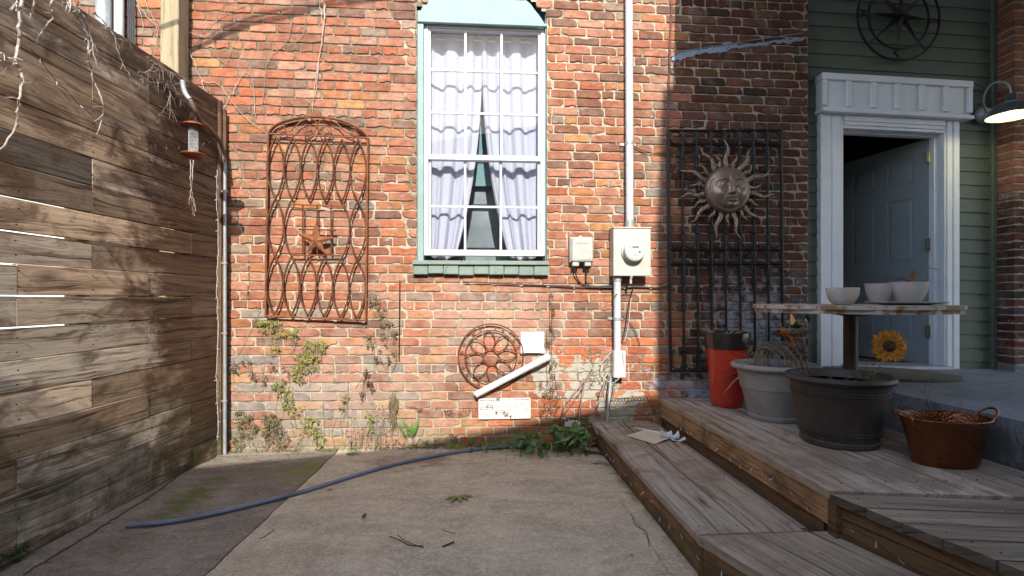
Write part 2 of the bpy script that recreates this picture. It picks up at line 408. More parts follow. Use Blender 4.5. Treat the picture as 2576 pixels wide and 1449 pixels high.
# ---------------------------------------------------------------- ground and slabs
def sheet(name,poly,z,mat,label=None,thick=0.0,sub=None):
    b=MB(); b.prism([(x,y,z) for x,y in poly],(0,0,-thick)) if thick else b.add([(x,y,z) for x,y in poly],[tuple(range(len(poly)))])
    o=b.build(name,mat); tag(o,kind='structure'); return o
EARTH=simple('bare_earth',(.16,.13,.10),(.09,.075,.05),1.5,.95,0,.01,20)
sheet('ground',[(-400,-400),(400,-400),(400,400),(-400,400)],-.012,EARTH)
CONL=concrete_mat('old_concrete',(.32,.27,.21),(.15,.12,.085),[((-.95,-.5,0),(.75,.45,1),.55,(.17,.17,.045),.70,.92,9),
   ((-1.65,-.9,0),(.22,1.0,1),.42,(.11,.12,.03),.70,.84,7),((-.75,-1.45,0),(.42,.34,1),.5,(.23,.25,.28),.78,.98,3),
   ((-1.7,-.02,0),(.9,.12,1),.6,(.36,.34,.28),.72,.85,9)])
CONR=concrete_mat('concrete',(.60,.505,.365),(.41,.33,.225),[((-.35,-.3,0),(.7,.42,1),.45,(.24,.155,.105),.68,.9,4),
   ((0,-2.1,0),(1.1,.5,1),.42,(.29,.215,.14),.72,.98,3),
   ((.93,-.9,0),(.13,1.3,1),.42,(.17,.17,.07),.74,.95,9),((.55,-.22,0),(.7,.2,1),.5,(.33,.26,.15),.7,.86,8)])
jr=random.Random(3)
j0=GR(838,1146); j1=GR(515,1449)
jd=(j1-j0); jj=[]
for i in range(41):
    t=i/40*2.4-.12
    p=j0+jd*t; jj.append((p.x+jr.uniform(-.007,.007),p.y+jr.uniform(-.005,.005)))
g=.006
sheet('pavement',[(-3.45,.05)]+[(x-g,y) for x,y in jj]+[(-3.6,jj[-1][1])],.0,CONL,thick=.05)
sheet('patio',[(x+g,y) for x,y in jj][::-1]+[(3.2,.05),(3.2,jj[-1][1])],.004,CONR,thick=.05)
def zl(x): return .578-.025*(x-2.95)
LAND=concrete_mat('landing_concrete',(.25,.25,.26),(.18,.185,.20),[((2.5,-1.7,.4),(.15,.8,.3),.5,(.10,.10,.09),.68,.82,9)])
b=MB(); ex=2.53; pts=[(ex,.02),(ex+.004,-.5),(ex-.006,-1.1),(ex+.005,-1.6),(ex,-2.2),(ex,-3.2),(6.0,-3.2),(6.0,.2),(ex+.3,.2)]
b.prism([(x,y,zl(x)) for x,y in pts],(0,0,-.6))
o=b.build('landing',LAND); tag(o,kind='structure')

# ---------------------------------------------------------------- the brick house
house=thing('brick_house','old red brick house with a teal trimmed window and recessed green sided doorway','house',(0,.3,0))
BW_R=2.716
win0=W(1048,300).x; win1=W(1376,300).x; winz0=1.16-(650-750)/1300*4.04; winz0=W(1200,652).z
wz0=W(1210,690).z; archz=W(1210,-40).z
def inwin(x,z):
    if z<wz0 or x<win0 or x>win1: return False
    # segmental arch head
    cx=(win0+win1)/2; hw=(win1-win0)/2; t=(x-cx)/hw
    return z < 3.36+.22*math.sqrt(max(0,1-t*t))
PAL=[((.35,.145,.095),5),((.31,.12,.077),4),((.385,.175,.12),4),((.385,.165,.085),2.4),((.38,.205,.15),2.4),((.24,.105,.072),3),((.20,.11,.085),1.9),((.26,.18,.145),1.3),((.37,.125,.07),1.8),((.41,.21,.10),.8),((.22,.185,.17),.3)]
def pick(x,z,rr):
    tot=sum(wt for _,wt in PAL); q=rr.random()*tot
    for c,wt in PAL:
        q-=wt
        if q<=0: break
    c=list(c)
    if x<-.6 and z<.75 and rr.random()<.4: c=[.24,.215,.205] if rr.random()<.6 else [.17,.165,.165]
    if -.2<x<1.6 and z<.95 and rr.random()<.4: c=[.45,.14,.075]
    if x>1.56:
        k=.33+.12*rr.random(); c=[c[0]*k*.92,c[1]*k*.85,c[2]*k*.95]  # shade painted into the brick colour, right of the shadow edge
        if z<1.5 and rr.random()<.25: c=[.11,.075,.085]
    v=rr.uniform(.86,1.14); return (c[0]*v*1.02,c[1]*v*1.0,c[2]*v*.86,1)
def brick(mb,xa,xb,za,zb,y,rr,col,tilt=0,face='y',dy=.012):
    """one brick with a worn rounded front; face y: looks to -y"""
    w_=xb-xa; h=zb-za
    if w_<.012: return
    nx=max(2,int(w_/.03)); nz=2; pr=[]
    for i in range(nx): pr.append((xa+w_*i/nx,za))
    for i in range(nz): pr.append((xb,za+h*i/nz))
    for i in range(nx): pr.append((xb-w_*i/nx,zb))
    for i in range(nz): pr.append((xa,zb-h*i/nz))
    n=len(pr); cx=(xa+xb)/2; cz=(za+zb)/2; out=rr.uniform(-.003,.002); chip=rr.randrange(n) if rr.random()<.16 else -9
    rings=[]; J=[(rr.gauss(0,.0011),rr.gauss(0,.0012)) for _ in pr]
    ax,az=rr.uniform(-.012,.012),rr.uniform(-.03,.03)
    for (ins,yy) in ((0,dy),(.0005,.0035),(.0045,0)):
        ring=[]
        for k,(px_,pz_) in enumerate(pr):
            q=ins
            if k in (0,nx,nx+nz,2*nx+nz): q=ins+.0012
            if k==chip or k==(chip+1)%n: q+=.010
            sx=(1 if px_<cx-1e-6 else -1 if px_>cx+1e-6 else 0); sz=(1 if pz_<cz-1e-6 else -1 if pz_>cz+1e-6 else 0)
            if 0<k<nx or nx+nz<k<2*nx+nz: sx=0
            if nx<k<nx+nz or k>2*nx+nz: sz=0
            X=px_+sx*q+J[k][0]; Z=pz_+sz*q+J[k][1]
            ring.append((X,Z,yy+out+(X-cx)*ax+(Z-cz)*az))
        rings.append(ring)
    base=len(mb.v); mb.col=col
    for r in rings:
        for (X,Z,Y) in r:
            if face=='y': mb.v.append((X,y+Y,Z-tilt*X))
            else: mb.v.append((y+Y,-X,Z))      # looks to -x, X runs toward -y
    for a in range(2):
        for k in range(n):
            k2=(k+1)%n; mb.face((base+a*n+k,base+a*n+k2,base+(a+1)*n+k2,base+(a+1)*n+k))
    mb.face([base+2*n+k for k in range(n)])
rb=random.Random(21); bm=MB(); CH=.07; Z0=1.10; TILT=.006
for row in range(-16,48):
    zc=Z0+row*CH; za=zc-.0308; zb=zc+.0308
    if zc<-.03 or zc>4.25: continue
    head=(row%7==0); pitch=.104 if head else .2078
    x=-3.45+(0 if row%2 else pitch/2)+rb.uniform(-.02,.02)
    while x<BW_R-.001:
        p_=pitch*rb.uniform(.975,1.025)
        if not head and rb.random()<.02: p_=.104
        j=.0088*rb.uniform(.7,1.5); xa=x; xb=min(x+p_-j,BW_R)
        if BW_R-xb<.03: xb=BW_R
        dz1=rb.uniform(-.0012,.0022); dz2=rb.uniform(-.0022,.0012)
        segs=[(xa,xb)]
        if inwin(xa,zc) or inwin(xb,zc) or (xa<win0 and xb>win1):
            # cut at the opening
            step=.006; segs=[]; cur=None; t=xa
            while t<=xb+1e-6:
                if not inwin(t,zc):
                    if cur is None: cur=t
                    last=t
                elif cur is not None: segs.append((cur,last)); cur=None
                t+=step
            if cur is not None: segs.append((cur,xb))
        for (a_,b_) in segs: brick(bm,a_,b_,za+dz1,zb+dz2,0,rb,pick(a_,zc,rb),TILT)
        if xb>=BW_R: break
        x+=p_
# arch of header bricks over the window
cx=(win0+win1)/2; hw=(win1-win0)/2
# return of the wall at its right end (looks toward +x is hidden; small reveal kept plain)
wallo=bm.build('brick_wall',BRICK,house,smooth=False)
mo=MB()
def mort(x0,x1,z0,z1,y=.0085,st=.05):
    nx=max(1,int((x1-x0)/st)); nz=max(1,int((z1-z0)/st)); base=len(mo.v)
    for i in range(nx+1):
        for k in range(nz+1):
            X=x0+(x1-x0)*i/nx; Z=z0+(z1-z0)*k/nz
            mo.v.append((X,y+.0028*noise.noise(Vector((X*14,3,Z*14))),Z))
    for i in range(nx):
        for k in range(nz):
            a=base+i*(nz+1)+k; mo.face((a,a+nz+1,a+nz+2,a+1))
mort(-3.45,win0,-.05,4.25); mort(win1,BW_R,-.05,4.25); mort(win0,win1,-.05,wz0,st=.04)
nq=24
for i in range(nq):
    xa=win0+(win1-win0)*i/nq; xb=win0+(win1-win0)*(i+1)/nq; tm=((xa+xb)/2-cx)/hw
    z=3.36+.22*math.sqrt(max(0,1-tm*tm)); mort(xa,xb,z,4.25)
mo.box((-3.45,.03,-.05),(win0,.32,4.3)); mo.box((win1,.03,-.05),(BW_R-.0,.32,4.3)); mo.box((win0,.03,-.05),(win1,.32,wz0)); mo.box((win0,.03,3.62),(win1,.32,4.3))
mo.box((BW_R-.03,.004,-.05),(BW_R-.0005,.2,4.3))
mo.build('mortar_bed',MORTAR,house)
# --- pale blue grey paint streak on the bricks left of the doorway (an old flashing line)
rb2=random.Random(5); st=MB()
G4=crop(1900,0,4.83)
top=[(330,805),(440,745),(640,705),(1000,655),(1400,585),(1800,530),(2200,475)]
bot=[(330,850),(470,840),(560,810),(680,775),(830,740),(900,760),(1030,745),(1180,690),(1290,680),(1420,665),(1590,650),(1690,640),(1740,605),(1830,610),(1900,600),(1960,620),(2050,590),(2200,570)]
def interp(L,x):
    for (a,b_),(c,d_) in zip(L,L[1:]):
        if a<=x<=c: return b_+(d_-b_)*(x-a)/(c-a)
    return L[-1][1]
N_=70; pv=[]
for i in range(N_+1):
    x=330+1870*i/N_; t_=interp(top,x); bt=interp(bot,x)+rb2.uniform(-14,14)
    tt=t_+ (0 if x<1250 else (bt-t_)*.45)+rb2.uniform(0,10)
    pv.append((W(*G4(x,tt),-.0055),W(*G4(x,max(bt,tt+8)),-.0055)))
for i in range(N_):
    a0,b0=pv[i]; a1,b1=pv[i+1]
    st.add([a0,b0,b1,a1,a0+Vector((0,.006,0)),b0+Vector((0,.006,0)),b1+Vector((0,.006,0)),a1+Vector((0,.006,0))],[(0,1,2,3),(4,5,1,0),(3,2,6,7),(1,5,6,2),(4,0,3,7)])
ln=[W(*G4(x,interp(top,x)-8),-.008) for x in range(330,2230,60)]
st.tube(ln,.0035,5)
st.build('flashing_residue',paint('blue_grey_sealant',(.24,.30,.38),(.10,.09,.09),.58,.62,.7,60,.4),house)

# --- window (frame, sashes, panes, sill, head board)
yW=.055
X=lambda px,y=yW: W(px,350,y).x
Z=lambda py,y=yW,px=1215: W(px,py,y).z
fx0,fx1=X(1067),X(1370); fz0,fz1=Z(643),Z(66)
b=MB()   # painted casing boards in the opening
b.box((win0+.002,.02,wz0+.06),(fx0-.001,.16,3.40),.004); b.box((fx1+.001,.02,wz0+.06),(win1-.002,.16,3.40),.004)
window=b.build('window',TEAL,house)
b=MB()
t=.05
b.box((fx0,yW,fz0),(fx0+t*.62,yW+.09,fz1),.003); b.box((fx1-t*.62,yW,fz0),(fx1,yW+.09,fz1),.003)
b.box((fx0+t*.62,yW,fz1-.022),(fx1-t*.62,yW+.09,fz1),.003); b.box((fx0+t*.62,yW,fz0),(fx1-t*.62,yW+.09,fz0+.03),.003)
b.build('window_frame',VINYL,window)
def sash(y,za,zb,zr,name):
    b=MB(); a0=fx0+t*.62+.002; a1=fx1-t*.62-.002; s_=.028
    b.box((a0,y,za),(a0+s_*.6,y+.03,zb),.003); b.box((a1-s_*.6,y,za),(a1,y+.03,zb),.003)
    b.box((a0+s_*.6,y,za),(a1-s_*.6,y+.03,za+zr[0]),.003); b.box((a0+s_*.6,y,zb-zr[1]),(a1-s_*.6,y+.03,zb),.003)
    o=b.build(name,VINYL,window); return a0+s_*.6,a1-s_*.6,za+zr[0],zb-zr[1]
zm=Z(398)
def glassmat():
    m=NM('window_glass'); n=m.n; n.remove(m.b)
    tr=m.N('ShaderNodeBsdfTransparent'); tr.inputs[0].default_value=(.95,.95,.96,1)
    gl=m.N('ShaderNodeBsdfGlossy'); gl.inputs['Roughness'].default_value=.02
    f=m.N('ShaderNodeFresnel'); f.inputs[0].default_value=1.5
    mx=m.N('ShaderNodeMixShader'); m.L(m.math('MULTIPLY',f.outputs[0],.42,clamp=True),mx.inputs[0]); m.L(tr.outputs[0],mx.inputs[1]); m.L(gl.outputs[0],mx.inputs[2])
    m.L(mx.outputs[0],m.out.inputs[0]); return m.m
GLASS=glassmat()
def muntins(y,a0,a1,z0,z1,nc,zs,vx):
    b=MB(); r=.0085
    for x in vx: b.box((x-r,y,z0),(x+r,y+.016,z1),.003)
    xs=[a0]+[q for x in vx for q in (x-r,x+r)]+[a1]
    for z in zs:
        for i in range(0,len(xs),2): b.box((xs[i],y+.001,z-r),(xs[i+1],y+.015,z+r),.003)
    b.build('muntins',VINYL,window)
    vxs=[a0]+list(vx)+[a1]; zz=[z0]+sorted(zs)+[z1]
    for i in range(len(vxs)-1):
        for k in range(len(zz)-1):
            g_=MB(); g_.box((vxs[i],y+.0165,zz[k]),(vxs[i+1],y+.0205,zz[k+1])); g_.build('pane',GLASS,window)
yU=yW+.012; yL=yW+.045
a0,a1,z0,z1=sash(yU,zm-.012,fz1-.024,(.04,.012),'upper_sash')
muntins(yU+.006,a0,a1,z0,z1,3,[Z(178,yU),Z(285,yU)],[X(1171,yU),X(1262,yU)])
a0,a1,z0,z1=sash(yL,fz0+.031,zm+.012,(.018,.025),'lower_sash')
muntins(yL+.006,a0,a1,z0,z1,3,[Z(520,yL)],[X(1170,yL),X(1260,yL)])
b=MB(); r_=random.Random(9)
sx0,sx1=W(1037,650,-.05).x,W(1383,650,-.05).x; zs0=W(1210,657,-.06).z
b.box((sx0,-.065,zs0-.028),(sx1-.005,.10,zs0+.004),.004)
nS=9
for i in range(nS):   # painted brick rowlock under the sill
    xa=sx0+.004+(sx1-sx0-.01)*i/nS; xb=sx0+.004+(sx1-sx0-.01)*(i+1)/nS
    b.box((xa,-.045+r_.uniform(-.004,.004),wz0-.004+r_.uniform(-.008,.008)),(xb-.002,.06,zs0-.030),.006)
b.build('window_sill',TEALD,window)
# head board with its curved top right corner, and the dark soffit behind it
b=MB(); hz0=fz1+.002; yH=.018
pl=[(win0+.012,hz0),(fx1+.004,hz0)]
hc=crop(1150,0,1.705)
for (cx_,cy_) in ((745,95),(728,70),(712,52),(700,35),(690,20),(672,5),(650,-15),(600,-50),(520,-80),(400,-90),(250,-60),(160,-20)):
    q=W(*hc(cx_,cy_),yH); pl.append((q.x,q.z))
b.prism([(x,yH,z) for x,z in pl],(0,.03,0))
b.box((win0+.006,yH-.014,hz0-.012),(fx1+.012,yH+.02,hz0+.012),.004)
b.build('head_board',TEAL,window)
b=MB(); b.box((win0,.12,fz1),(win1,.14,3.66)); b.build('head_backing',paint('deep_teal_paint',(.06,.16,.19),None),window)
# --- rooms behind
b=MB()
def room(x0,x1,y0,y1,z0,z1,front=False):
    q=[((x0,y0,z0),(x0,y1,z0),(x0,y1,z1),(x0,y0,z1)),((x1,y0,z0),(x1,y0,z1),(x1,y1,z1),(x1,y1,z0)),((x0,y1,z0),(x1,y1,z0),(x1,y1,z1),(x0,y1,z1)),((x0,y0,z0),(x1,y0,z0),(x1,y1,z0),(x0,y1,z0)),((x0,y0,z1),(x0,y1,z1),(x1,y1,z1),(x1,y0,z1))]
    for f in q: b.add(f,[(0,1,2,3)])
room(win0-.6,win1+.6,.33,2.6,.9,3.9); b.build('front_room',DARKROOM,house)
b=MB(); b.box((fx0-.1,.34,fz0-.02),(fx1+.1,.36,1.16+.2)); 
b=MB(); b.box((win0-.25,.50,W(1212,468,.5).z),(win1+.3,.52,3.88)); b.build('upper_reflection_panel',TEALREFL,window)  # added board, painting the teal reflection seen between the curtains
b=MB(); b.box((win0-.25,.56,.95),(win1+.3,.58,2.6)); b.build('lower_reflection_panel',simple('grey_reflection',(.26,.31,.33),(.15,.18,.19),3,.9,0,0),window)  # added board, painting the dark grey reflection lower in the glass

# ---------------------------------------------------------------- doorway (settled a little to the right)
SH=.025
def sag(v): return (v[0],v[1],v[2]-SH*(v[0]-2.95))
yS=.20
b=MB()
z=.50; k=0; ex_=.119
zref=W(2050,205,yS).z
zst=zref-ex_*30
z=zst
while z<4.3:
    segs=[(BW_R+.001,2.965,z)] if z<2.75 else [(BW_R+.001,4.52,z)]
    if z<2.75: segs.append((4.20,4.52,z))
    for (xa,xb,zz) in segs:
        za=max(zz,.49)
        if zz+ex_<.5: continue
        vs=[(xa,yS-.012,za),(xb,yS-.012,za),(xb,yS,zz+ex_+.004),(xa,yS,zz+ex_+.004),(xa,yS+.004,za),(xb,yS+.004,za)]
        b.add(vs,[(0,1,2,3),(4,5,1,0)])
    z+=ex_
siding=b.build('siding',SIDING,house,xf=sag)
b=MB(); b.box((4.52,yS-.03,.50),(4.563,yS+.02,4.3),.004); b.build('corner_board',SIDING,house,xf=sag)
b=MB()
# casing: flat outer board, bead, inner board
ox0,ox1=2.905,4.205; dx0,dx1=3.14,4.06; ztop=2.62; zc_=2.725; zf=.575
def vcas(xa,xb,sg):
    w_=xb-xa
    parts_=[(0,.42,.0),(.42,.50,.012),(.50,.86,.006),(.86,1.0,.018)]
    for (a,c,d) in parts_:
        if sg>0: q0,q1=xa+w_*a,xa+w_*c
        else: q0,q1=xb-w_*c,xb-w_*a
        b.box((q0,.145+d,zf),(q1,yS+.02,zc_),.003)
vcas(ox0+.02,dx0-.0,1); vcas(dx1,ox1-.02,-1)
for (a,c,d) in ((0,.45,0),(.45,.75,.008),(.75,1,.018)):
    b.box((dx0,.146+d,ztop+(zc_-ztop)*(1-c)),(dx1,yS+.02,ztop+(zc_-ztop)*(1-a)-.0005),.003)
door_frame=b.build('door_frame',WHITE,house,xf=sag)
b=MB()  # jambs and stops of the reveal
b.box((dx0-.02,yS+.021,zf),(dx0,.34,ztop+.02)); b.box((dx1,yS+.021,zf),(dx1+.02,.34,ztop+.02)); b.box((dx0,yS+.021,ztop),(dx1,.34,ztop+.02))
b.box((dx0,.25,zf),(dx0+.012,.29,ztop),.002); b.box((dx1-.012,.25,zf),(dx1,.29,ztop),.002); b.box((dx0+.012,.25,ztop-.012),(dx1-.012,.29,ztop),.002)
b.build('jamb',WHITE,door_frame,xf=sag)
b=MB(); b.box((dx0-.02,.09,.54),(dx1+.02,.40,.600),.006); b.build('threshold',simple('sill_metal',(.45,.46,.47),(.3,.3,.31),10,.4,.4,.001),door_frame,xf=sag)
b=MB()  # board and batten header
hx0,hx1,hz0_,hz1_=2.905,4.265,2.727,3.055
b.box((hx0+.01,.12,hz0_+.03),(hx1-.01,yS,hz1_-.03))
b.box((hx0,.095,hz1_-.055),(hx1,yS,hz1_),.004)
b.box((hx0-.0,.088,hz0_),(hx1,yS,hz0_+.032),.004)
for i in range(7):
    x=hx0+.004+(hx1-hx0-.052)*i/6; b.box((x,.097,hz0_+.055),(x+.045,.121,hz1_-.056),.005)
b.build('door_header',WHITE,door_frame,xf=sag)
# door leaf, swung inward about its right edge
ang=math.radians(172-90)
DW=.90; DH=2.02
def dxf(v):
    # local: x from hinge toward free edge, y thickness (0 = face seen), z
    a=math.radians(98.5); c,s_=math.cos(a),math.sin(a)
    hx,hy=4.045,.315
    X_=hx+v[0]*c+(v[1])*s_; Y_=hy+v[0]*s_-(v[1])*c
    return (X_,Y_,.597-.0275+v[2])
b=MB(); b.box((0,.006,0),(DW,.036,DH))
st_=.115; ms=.10; cw=(DW-2*st_-ms)/2
rows_=[(.22,.62),(.73,1.33),(1.45,1.50)]
rows_=[(.20,.78),(.92,1.52),(1.64,1.90)]
xs=[(st_,st_+cw),(st_+cw+ms,DW-st_)]
b.box((0,0,0),(st_,.007,DH)); b.box((DW-st_,0,0),(DW,.007,DH)); b.box((st_+cw,0,0),(st_+cw+ms,.007,DH))
zz=[0]+[q for r in rows_ for q in r]+[DH]
for (xa,xb) in xs:
    for i in range(0,len(zz),2): b.box((xa,0,zz[i]),(xb,.007,zz[i+1]))
door=b.build('door',DOORC,house,xf=dxf)
for (xa,xb) in xs:
    for (za,zb) in rows_:
        b=MB(); e=.022; f=.05
        vs=[(xa,.007,za),(xb,.007,za),(xb,.007,zb),(xa,.007,zb),(xa+e*.4,.003,za+e*.4),(xb-e*.4,.003,za+e*.4),(xb-e*.4,.003,zb-e*.4),(xa+e*.4,.003,zb-e*.4),
            (xa+e,.0075,za+e),(xb-e,.0075,za+e),(xb-e,.0075,zb-e),(xa+e,.0075,zb-e),(xa+f,.0005,za+f),(xb-f,.0005,za+f),(xb-f,.0005,zb-f),(xa+f,.0005,zb-f)]
        fs=[]
        for k in range(3):
            for i in range(4): j=(i+1)%4; fs.append((k*4+i,k*4+j,k*4+4+j,k*4+4+i))
        fs.append((12,13,14,15)); b.add(vs,fs); b.build('door_panel',DOORC,door,xf=dxf)
BRASS=simple('brass',(.30,.23,.10),(.22,.20,.17),30,.35,.8,.0003)
for zq in (.24,1.02,1.80):
    b=MB(); b.box((dx1-.002,.31,.60+zq),(dx1-.0005,.345,.70+zq)); b.box((dx1-.040,.300,.60+zq),(dx1-.012,.312,.70+zq),.001); b.tube([(dx1-.010,.300,.595+zq),(dx1-.010,.300,.705+zq)],.008,8)
    b.build('hinge',BRASS,door_frame,xf=sag)
b=MB(); room(2.5,4.9,.41,4.5,.55,3.6); b.add([(dx1+.02,.41,.55),(4.9,.41,.55),(4.9,.41,3.6),(dx1+.02,.41,3.6)],[(0,1,2,3)]); b.build('hallway',DARKROOM,house)
b=MB(); b.box((dx1+.021,.30,.5),(4.9,.41,3.7)); b.box((BW_R,.30,.5),(dx0-.021,.41,3.7)); b.box((dx0-.02,.30,ztop+.021),(dx1+.02,.41,3.7)); b.build('inner_wall',DARKROOM,house)
# brick pier at the right
pm=MB(); PX=4.563; PY=.03
for row in range(-16,48):
    zc=Z0+.02+row*CH; za=zc-.0295; zb=zc+.0295
    if zc<.60 or zc>4.25: continue
    x=PX-.0+(0 if row%2 else -.104); first=True
    while x<6.2:
        xa=max(x,PX); xb=x+.2078-.0105
        if xb-xa>.02:
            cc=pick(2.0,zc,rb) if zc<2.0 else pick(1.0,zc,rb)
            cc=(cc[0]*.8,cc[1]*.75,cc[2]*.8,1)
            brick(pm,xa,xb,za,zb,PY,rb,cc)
            if first: brick(pm,-(yS-.012),-(PY+.002),za,zb,PX,rb,cc,face='x')
        first=False; x+=.2078
pm.build('brick_pier',BRICK,house)
b=MB(); b.box((PX+.006,PY+.006,.5),(6.2,.5,4.3)); b.build('pier_mortar',MORTAR,house)
b=MB(); r_=random.Random(4)
pl=[]
for i in range(24):
    x=PX-.02+i*.07; pl.append((x,PY-.02-r_.uniform(0,.02)))
b.prism([(x,y,.585+r_.uniform(-.01,.012)-.02*(x-PX)) for x,y in pl]+[(6.2,.1,.56),(PX-.02,.1,.59)],(0,0,-.08))
# ragged cement at the foot of the wall behind the pots
b2=MB(); pl=[W(px,1000+r_.uniform(-9,9),-.035) for px in range(1730,2000,12)]
for i in range(len(pl)-1):
    a_,c_=pl[i],pl[i+1]; b2.add([a_,c_,(c_.x,-.03,.36),(a_.x,-.03,.36),(a_.x,.0,a_.z+.03),(c_.x,.0,c_.z+.03)],[(3,2,1,0),(0,1,5,4)])
SKM=concrete_mat('cement_skirt',(.36,.36,.37),(.13,.12,.11),[]); b.build('cement_skirt',SKM,house); b2.build('cement_skirt',SKM,house)
# roof over the doorway, seen only by the shade it throws
porch=MB()
P0=[(1.62,0.0),(1.66,-3.5),(7,-3.5),(7,0.0)]
porch.prism([(x,y,4.12+.1*y) for x,y in P0],(0,0,.12))
for x in (6.3,): porch.box((x,-3.25,0),(x+.12,-3.13,3.8))
o=porch.build('porch_roof',WHITE,house)
# neighbour behind the camera, seen only by the shade it throws and in the glass
nb=thing('neighbour_house','tall plain cream house behind the viewer, seen only by the shadow it throws','house',(0,-11,0))
b=MB(); yB=-7.0
zB=lambda x: .18*(x+.03*yB+.60)+.66*(-yB)
pl=[(-5,-.2),(3.0,-.2),(3.0,zB(3)),(1.5,zB(1.5)),(-2.2,zB(-2.2)),(-5,zB(-5)+.2)]
b.prism([(x,yB-6,z) for x,z in pl],(0,6,0))
b.build('wall',simple('cream_render',(.52,.48,.42),(.44,.40,.34),2,.9,0,.004,20),nb)

b=MB(); b.box((1.50+.155,-6.9,-.2),(7.5,-5.25,6.3)); b.build('side_wing',simple('dark_brick_render',(.13,.09,.07),(.09,.06,.05),3,.9,0,.004,20),nb)
backdrop=MB(); backdrop.box((-6.5,-.9,0),(-2.35,-.35,1.85)); backdrop.box((-6.6,-1.0,1.85),(-2.30,-.25,1.92))  # added out of view, a sunlit white box that brightens the fence gaps
tag(backdrop.build('gap_backdrop',paint('backdrop_white',(.8,.8,.78),None)),'added low white shed behind the fence, glimpsed as bright lines through the gaps','backdrop')
# ---------------------------------------------------------------- fence
FD=Vector((.0843,.9964,0)); FC=Vector((-1.905,-.06,0)); FN=Vector((.9964,-.0843,0))
def FP(t,z,n=0.0): return FC-FD*t+Vector((0,0,z))+FN*n       # t metres from the corner toward the viewer
def Ft(px):
    dx,dy=ray(px)      # sight line with fence plane
    # FC - FD t = (dx s, CAMY + dy s)
    a=[[dx,FD.x],[dy,FD.y]]; det=dx*FD.y-FD.x*dy
    bx,by=FC.x,FC.y-CAMY
    s=(bx*FD.y-FD.x*by)/det; t=(dx*by-dy*bx)/det
    return t,s
def Fz(px,py):
    t,s=Ft(px); return t,CAMH-(py-750)/FOC*s
fence=thing('wooden_fence','tall fence of rough horizontal planks, weathered brown and mossy at the foot','fence',(-2.0,-1.2,0))
rf=random.Random(17); b=MB()
ST=.406; T0=.33
def stud(k): return T0+k*ST
rows=18; zz=[0.0]; 
for i in range(rows): zz.append(zz[-1]+.1455+rf.uniform(-.006,.006))
k_=2.63/zz[-1]; zz=[z*k_ for z in zz]
for i in range(rows):
    t=-.0; 
    cuts=[]; k=rf.choice([0,1,2]) ; 
    while stud(k)<4.8: cuts.append(stud(k)); k+=rf.choice([2,3,3,4])
    cuts.append(5.0); ta=0.0
    for tb in cuts:
        gap_lo=0.0; gap_hi=0.0
        light = rf.random()<.6
        q=.004+rf.uniform(0,.002)
        za=zz[i]+q*.4; zb=zz[i+1]-(rf.uniform(.003,.006) if light and 5<i<13 else .0006)
        v=rf.choice([.42,.6,.8,1.0,1.2,1.45]); warm=rf.uniform(.88,1.08)
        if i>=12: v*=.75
        b.col=(v*warm,v,v/warm,1)
        ta_=ta+.001; tb_=tb-.0015; thk=.024; nd=rf.uniform(-.003,.003)
        b.board(FP(tb_,(za+zb)/2,nd),FP(ta_,(za+zb)/2+ (rf.uniform(-.0012,.0012)),nd),zb-za,thk,Vector((0,0,1)),FN,bev=.0025)
        ta=tb
FHOLE=None
b.mi=1; b.col=(1,1,1,1)
for i in range(rows):
    for k in range(0,11):
        if rf.random()<.75:
            for dz in (.035,.105):
                p=FP(stud(k)+rf.uniform(-.01,.01)+.0,zz[i]+dz+rf.uniform(-.006,.006),.0135+.002)
                b.tube([p,p+FN*.003],.0035,6)
b.build('plank_panel',[FENCEW,simple('rusty_nail',(.03,.02,.015),(.05,.03,.02),20,.8,.3,0)],fence)
b=MB(); b.col=(.6,.58,.56,1)
for k in range(0,12,2):
    b.board(FP(stud(k),-.02,-.055),FP(stud(k),2.45,-.055),.085,.04,FD,FN,bev=.002)
b.build('stud',FENCEW,fence)
b=MB(); b.col=(.95,1.0,.98,1)
# corner trim: pale edge strip, grey post face
q0=Fz(541,262); 
b.board(FP(.008,.0,.022),FP(.008,2.62,.022),.026,.03,FD,FN,bev=.003)
b.build('corner_strip',FENCEW,fence)
b=MB(); b.col=(.8,.85,.9,1)
b.board((-1.878,-.046,1.48),(-1.878,-.046,2.56),.06,.02,(1,0,0),(0,-1,0),bev=.003)
b.col=(.42,.40,.32,1)
b.board((-1.880,-.052,.0),(-1.880,-.052,1.472),.058,.03,(1,0,0),(0,-1,0),bev=.003)
b.build('end_board',FENCEW,fence)

# tall post behind the fence
pp=W(445,0,-.10); ps=W(452,215,-.10)
post=MB(); post.board((pp.x-.02,-.12,0),(pp.x+.0,-.12,4.4),.125,.13,(1,0,0),(0,-1,0),bev=.006,seed=.31)
tag(post.build('wooden_post',PINE),'pale new square timber post rising behind the fence by the brick wall','post')

# pipes on the wall beyond the fence
def pipe(name,pts,r,mat,label,cat,n=12,group=None,parent=None,straps=None,strapmat=None):
    b=MB(); b.tube(pts,r,n); root=b.build(name,mat,parent,smooth=True,ang=50)
    if parent is None: tag(root,label,cat,group)
    for s in (straps or []):
        c=MB(); x,y,z=s; c.tube([(x,y,z-.012),(x,y,z+.012)],r+.003,n); c.box((x-r-.035,-.010,z-.011),(x+r+.035,-.006,z+.011),.002)
        for sx in (-1,1): c.tube([(x+sx*(r+.02),-.010,z),(x+sx*(r+.02),-.016,z)],.005,6)
        c.build('strap',strapmat or GALV,root)
    return root
x1=W(262,20,-.06).x; x2=W(300,40,-.05).x
pipe('conduit',[(x1,-.06,2.0),(x1,-.06,4.3)],.052,GALV,'thick grey pipe on the wall beyond the fence, at the far upper left','pipe')
pipe('conduit',[(x2,-.05,2.75),(x2,-.05,4.3)],.032,PVC,'white pipe stub with a rusty lower joint beyond the fence top','pipe')
